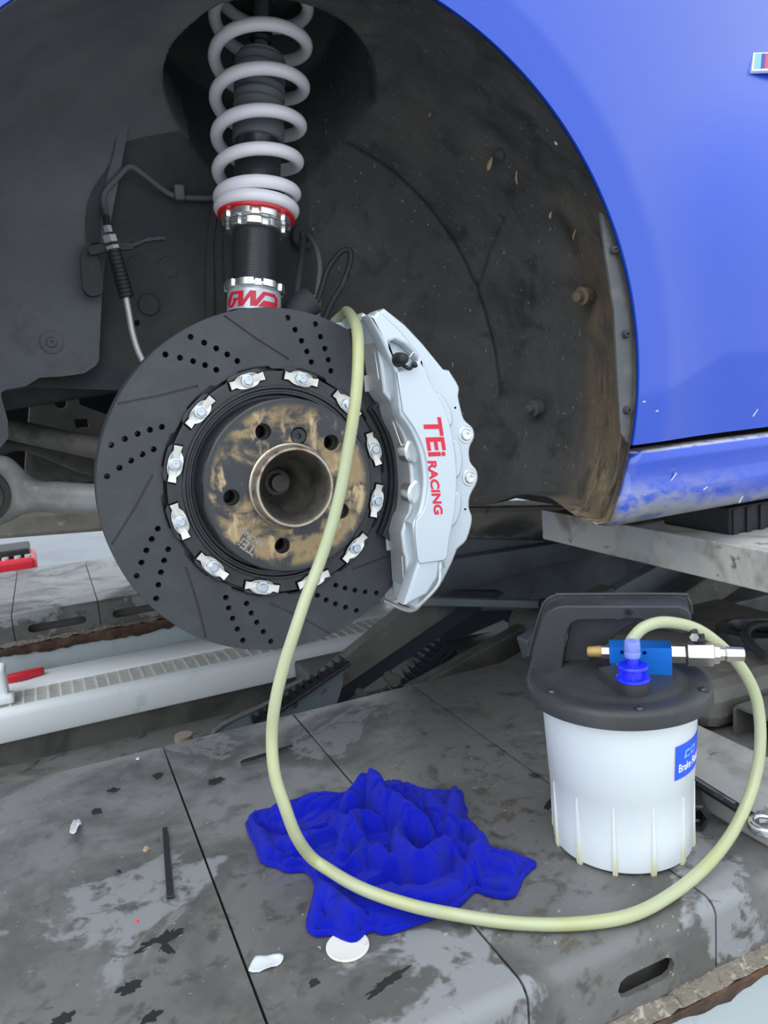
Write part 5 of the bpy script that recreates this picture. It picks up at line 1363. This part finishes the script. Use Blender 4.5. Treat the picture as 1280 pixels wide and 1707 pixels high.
keepv = sd > -stp * 0.75
Q2 = np.where(((sd < stp * 0.3) & keepv)[:, None], near_p, Q)
# folds
W = np.stack([Q[:, 0] * 60, Q[:, 1] * 60, np.zeros(len(Q))], 1)
wx = 0.0018 * fnoise(W, 1.0); wy = 0.0018 * fnoise(W, 1.0, 7.0)
Qw = Q + np.stack([wx, wy], 1)
hgt = np.full(len(Q), 0.0085)
top = np.zeros(len(Q)); neg = np.zeros(len(Q))
for pts_, hh, bb in TOWEL_FOLDS:
    pts_ = np.array(smooth_poly([tuple(p) for p in pts_], 1)) if False else np.array([(q.x, q.y) for q in catmull([(p[0], p[1], 0) for p in pts_], 5)])
    bd2 = np.full(len(Q), 9.0); tb = np.zeros(len(Q))
    n_ = len(pts_) - 1
    for i_, (a, b) in enumerate(zip(pts_[:-1], pts_[1:])):
        d = b - a
        t = np.clip(((Qw - a) @ d) / (d @ d + 1e-12), 0, 1)
        ds = np.hypot(*(Qw - (a + t[:, None] * d)).T)
        m_ = ds < bd2
        bd2[m_] = ds[m_]; tb[m_] = (i_ + t[m_]) / n_
    env = 0.55 + 0.45 * np.sin(PI * np.clip(tb, 0, 1))
    bb = bb * 0.92
    g = np.clip(1 - (bd2 / (1.75 * bb)) ** 2, 0, 1) ** 0.75 * env
    if hh > 0:
        top = np.maximum(top, hh * g) + 0.18 * np.minimum(top, hh * g)
    else:
        neg = np.minimum(neg, hh * g)
F3 = np.stack([Q[:, 0], Q[:, 1], np.zeros(len(Q))], 1)
n1 = fnoise(F3 + np.stack([wx, wy, 0 * wx], 1) * 3, 28, 2.0)
n2 = 1 - np.abs(fnoise(F3 + np.stack([wx, wy, 0 * wx], 1) * 4, 46, 5.0)) * 2
n3 = fnoise(F3, 170, 1.0)
cen = np.exp(-(((Q[:, 0] - 0.045) / 0.06) ** 2 + ((Q[:, 1] + 0.085) / 0.075) ** 2))
n4 = fnoise(F3 + np.stack([wx, wy, 0 * wx], 1) * 5, 21, 9.0)
n5 = fnoise(F3 + np.stack([wx, wy, 0 * wx], 1) * 5, 37, 4.0)
crease = np.exp(-(n4 / 0.07) ** 2) + 0.7 * np.exp(-(n5 / 0.08) ** 2)
hgt = 0.0105 + 0.004 * cen + 1.2 * top + 1.2 * neg + 0.0022 * n1 * (0.4 + cen) + 0.0030 * np.clip(n2, -0.3, 1) * (0.3 + cen) + 0.0003 * n3 - 0.0042 * crease * (0.5 + 0.6 * cen)
hgt = np.maximum(hgt, 0.0035)
ed = np.clip((sd + 0.0006) / 0.0080, 0, 1)
ed = np.where(sd < stp * 0.3, 0, ed)
prof_e = np.sqrt(np.clip(1 - (1 - ed) ** 2, 0, 1))
hgt = hgt * prof_e + 0.0003
idx = -np.ones(len(Q), int)
idx[keepv] = np.arange(keepv.sum())
V3 = np.stack([Q2[:, 0], Q2[:, 1], -0.36 + hgt], 1)[keepv]
ny_ = len(gy)
gi = np.arange(len(gx) - 1)[:, None] * ny_ + np.arange(ny_ - 1)[None, :]
fa = np.stack([gi, gi + ny_, gi + ny_ + 1, gi + 1], -1).reshape(-1, 4)
ok = (idx[fa] >= 0).all(1)
fa = idx[fa[ok]]
mk('microfibre_towel', ([tuple(p) for p in V3], [tuple(int(i) for i in q) for q in fa]), M['towel'], ang=180, org=(0.04, -0.1, -0.36),
   label='crumpled bright blue microfibre towel lying on the runway', cat='towel')

hem = [(p[0], p[1], -0.36 + 0.0031 + 0.0006 * mnoise.noise(Vector((p[0] * 90, p[1] * 90, 2)))) for p in ns[::2]]
tw_o = bpy.data.objects['microfibre_towel']
mk('hem', tube([(x, y, z) for x, y, z in hem] + [hem[0]], 0.0030, n=8, smooth=2), M['towel'], tw_o, ang=80)

# ================================================================== small things on the runway
t = mk('bottle_cap', lathe((-0.0450, -0.2275, -0.3598), (0, 0, 1), [(0, 0.0172), (0.0006, 0.0178), (0.0016, 0.0178), (0.0022, 0.0170), (0.0018, 0.0150), (0.0018, 0.0001)], 40), M['whitedisc'], ang=40,
       label='flat round white plastic disc at the lower edge of the blue towel', cat='plastic disc')
def scrap(pts, name, label, m, cat, curl=0.004):
    vs, fs_ = flat(pts, 0.0005)
    cx_ = sum(p[0] for p in pts) / len(pts); cy_ = sum(p[1] for p in pts) / len(pts)
    n = 10
    v = []; f = []
    from itertools import chain
    P_ = np.array(smooth_poly(pts, 3))
    rings = 5
    for r_ in range(rings):
        s = 1 - r_ / rings
        for p in P_:
            x = cx_ + (p[0] - cx_) * s; y = cy_ + (p[1] - cy_) * s
            v.append((x, y, -0.3593 + curl * s * s * (0.5 + 0.5 * math.sin(38 * x / 0.1 + 3 * s + y * 160))))
    k = len(P_)
    for r_ in range(rings - 1):
        for i in range(k):
            i2 = (i + 1) % k
            f.append((r_ * k + i, r_ * k + i2, (r_ + 1) * k + i2, (r_ + 1) * k + i))
    f.append(tuple((rings - 1) * k + i for i in range(k)))
    o = mk(name, (v, f), m, ang=60, org=(cx_, cy_, -0.36), label=label, cat=cat)
    s_m = o.modifiers.new('thick', 'SOLIDIFY'); s_m.thickness = 0.0004
    return o
scrap([(-0.1245, -0.2150), (-0.1160, -0.2030), (-0.1060, -0.2050), (-0.0955, -0.2120), (-0.0990, -0.2190), (-0.1120, -0.2200)], 'paper_scrap', 'torn white paper scrap beside the plate joint, left of the round disc', M['paper'], 'paper scrap', 0.002)
scrap([(-0.2465, 0.0840), (-0.2385, 0.1060), (-0.2345, 0.1010), (-0.2340, 0.0900), (-0.2400, 0.0770)], 'paper_scrap', 'small white paper scrap on the left plate, near its far edge', M['paper'], 'paper scrap', 0.006)
mk('rubber_strip', MB().add(*flat([(-0.1555, 0.034), (-0.1500, 0.034), (-0.1625, -0.090), (-0.1690, -0.088)], 0.003, bevel=0.0008), Matrix.Translation((0, 0, -0.3583))), M['black_rubber'], org=(-0.16, -0.03, -0.36),
   label='thin black rubber strip lying on the left runway plate', cat='rubber strip')
mk('rubber_strip', MB().add(*flat([(-0.045, 0.140), (-0.040, 0.144), (0.025, 0.150), (0.026, 0.147), (-0.030, 0.138)], 0.0015), Matrix.Translation((0, 0, -0.3592))), M['black_rubber'], org=(-0.01, 0.145, -0.36),
   label='dark flat smear-like rubber sliver near the far plate edge behind the hose', cat='rubber strip')
for (x, y, r, m, nm, lb) in ((-0.1975, -0.105, 0.0020, 'red_plastic', 'plastic_crumb', 'tiny red plastic crumb on the left runway plate'),
                             (-0.176, 0.006, 0.0042, 'leaf', 'dirt_crumb', 'yellow brown crumb on the plate left of the black strip'),
                             (-0.206, -0.020, 0.0036, 'darktool', 'dirt_crumb', 'dark metal flake on the left plate between strip and scrap'),
                             (-0.159, 0.225, 0.0034, 'paper', 'paper_crumb', 'white crumb on the far edge of the left plate')):
    v = []
    rg = random.Random(int(x * 9999))
    bmv = [(1, 0, 0), (0, 1, 0), (-1, 0, 0), (0, -1, 0), (0.6, 0.6, 0), (-0.6, 0.7, 0), (-0.7, -0.5, 0), (0.5, -0.8, 0)]
    bmv.sort(key=lambda p: math.atan2(p[1], p[0]))
    v = [(x + p[0] * r * rg.uniform(.6, 1.3), y + p[1] * r * rg.uniform(.6, 1.3), -0.3599) for p in bmv]
    v += [(x + p[0] * r * 0.5, y + p[1] * r * 0.5, -0.3599 + r * rg.uniform(.4, .8)) for p in bmv]
    f = [(i, (i + 1) % 8, 8 + (i + 1) % 8, 8 + i) for i in range(8)] + [tuple(range(8, 16)), tuple(range(7, -1, -1))]
    mk(nm, (v, f), M[m], ang=0, org=(x, y, -0.36), label=lb, cat='debris')

# leaf bits and grit caught on the liner
def leaf(p, d, l, w, m, lb):
    d = Vector(d).normalized()
    nn = Vector((p[0] - CX, 0, p[2] - CZ)).normalized() * -1
    s = d.cross(nn).normalized()
    v = []; f = []
    for i in range(6):
        q = i / 5
        ww = w * math.sin(PI * (0.12 + 0.80 * q))
        c = Vector(p) + d * (l * (q - 0.5)) + nn * (0.002 + 0.003 * math.sin(3 * q))
        v += [tuple(c - s * ww), tuple(c + nn * 0.0015), tuple(c + s * ww)]
    for i in range(5):
        f += [(3 * i, 3 * i + 1, 3 * i + 4, 3 * i + 3), (3 * i + 1, 3 * i + 2, 3 * i + 5, 3 * i + 4)]
    o = mk('leaf_fragment', (v, f), M[m], ang=60, org=p, label=lb, cat='leaf fragment')
    sm_ = o.modifiers.new('thick', 'SOLIDIFY'); sm_.thickness = 0.0006

leaf((0.3135, 0.0549, 0.3455), (0.3, -0.2, 0.9), 0.0165, 0.0045, 'leaf', 'brown leaf fragment caught high on the dark liner, widest of the bits')
leaf((0.3320, 0.0262, 0.3225), (-0.2, -0.3, 0.9), 0.0160, 0.0015, 'leaf', 'thin curved tan stalk on the liner right of the brown leaf')
leaf((0.3235, -0.0616, 0.3340), (0.5, 0.5, 0.3), 0.0085, 0.0028, 'leaf_pale', 'pale grit fleck close to the blue arch edge')
leaf((0.3620, 0.0044, 0.2755), (0.1, 0.2, -1), 0.0085, 0.0022, 'leaf', 'small tan leaf bit halfway down the liner')
leaf((0.3755, -0.0210, 0.2480), (0.2, 0.6, -1), 0.0130, 0.0012, 'leaf', 'bent straw-like stalk on the liner near the grey edge strip')
leaf((0.2490, 0.0778, 0.4045), (0.4, 0.3, 0.5), 0.0070, 0.0020, 'leaf', 'small orange brown leaf bit high on the liner above the caliper')
# ================================================================== tools beside the bottle
wr = thing('combination_spanner', 'chrome combination spanner leaning on the edge of the ramp plate', 'spanner', (0.335, -0.27, -0.335))
A = Vector((0.346, -0.185, -0.331)); B = Vector((0.336, -0.317, -0.331))
d = (B - A).normalized(); sd_ = Vector((0, 0, 1)).cross(d).normalized(); up = d.cross(sd_)
fm_ = Matrix(((d.x, sd_.x, up.x, A.x), (d.y, sd_.y, up.y, A.y), (d.z, sd_.z, up.z, A.z), (0, 0, 0, 1)))
Lh = (B - A).length
shp = [(0, -0.0055), (Lh - 0.02, -0.0048), (Lh - 0.02, 0.0048), (0, 0.0055)]
mk('shaft', MB().add(*flat(shp, 0.006, bevel=0.0018), fm_), M['darktool'], wr, ang=50)
mk('shaft_groove', MB().add(*flat([(0.03, -0.0020), (Lh - 0.045, -0.0017), (Lh - 0.045, 0.0017), (0.03, 0.0020)], 0.0006), fm_ @ Matrix.Translation((0, 0, 0.0030))), M['chrome'], wr, ang=0)
mk('ring_end', MB().add(*flat(circle(0.0155, 40, (Lh - 0.008, 0)), 0.0095, [circle(0.0092, 12, (Lh - 0.008, 0))], bevel=0.0022), fm_), M['chrome'], wr, ang=50)
t = thing('impact_socket', 'dark impact socket lying against the bottle', 'socket', (0.325, -0.22, -0.36))
d = Vector((0.6, 0.75, 0.05)).normalized()
p = Vector((0.309, -0.252, -0.3445))
mk('barrel', lathe(p, d, [(0.006, 0.0095), (0.0, 0.0105), (0.0, 0.0140), (0.0015, 0.0152), (0.014, 0.0152), (0.016, 0.0120), (0.034, 0.0115), (0.036, 0.0105), (0.036, 0.0)], 6, caps=False), M['darktool'], t, ang=25)
mk('drive_end', cyl(p + d * 0.0155, p + d * 0.0365, 0.0122, n=28), M['darktool'], t)
t = thing('impact_socket', 'second dark socket farther back between bottle and spanner', 'socket', (0.333, -0.19, -0.36))
p = Vector((0.326, -0.222, -0.3475)); d = Vector((0.1, 1, 0.0)).normalized()
mk('barrel', lathe(p, d, [(0, 0.0085), (0, 0.0118), (0.002, 0.0122), (0.05, 0.0122), (0.052, 0.010), (0.052, 0)], 28, caps=False), M['darktool'], t, ang=40)
mk('extension', cyl(p + d * 0.05, p + d * 0.14, 0.0065), M['darktool'], t)
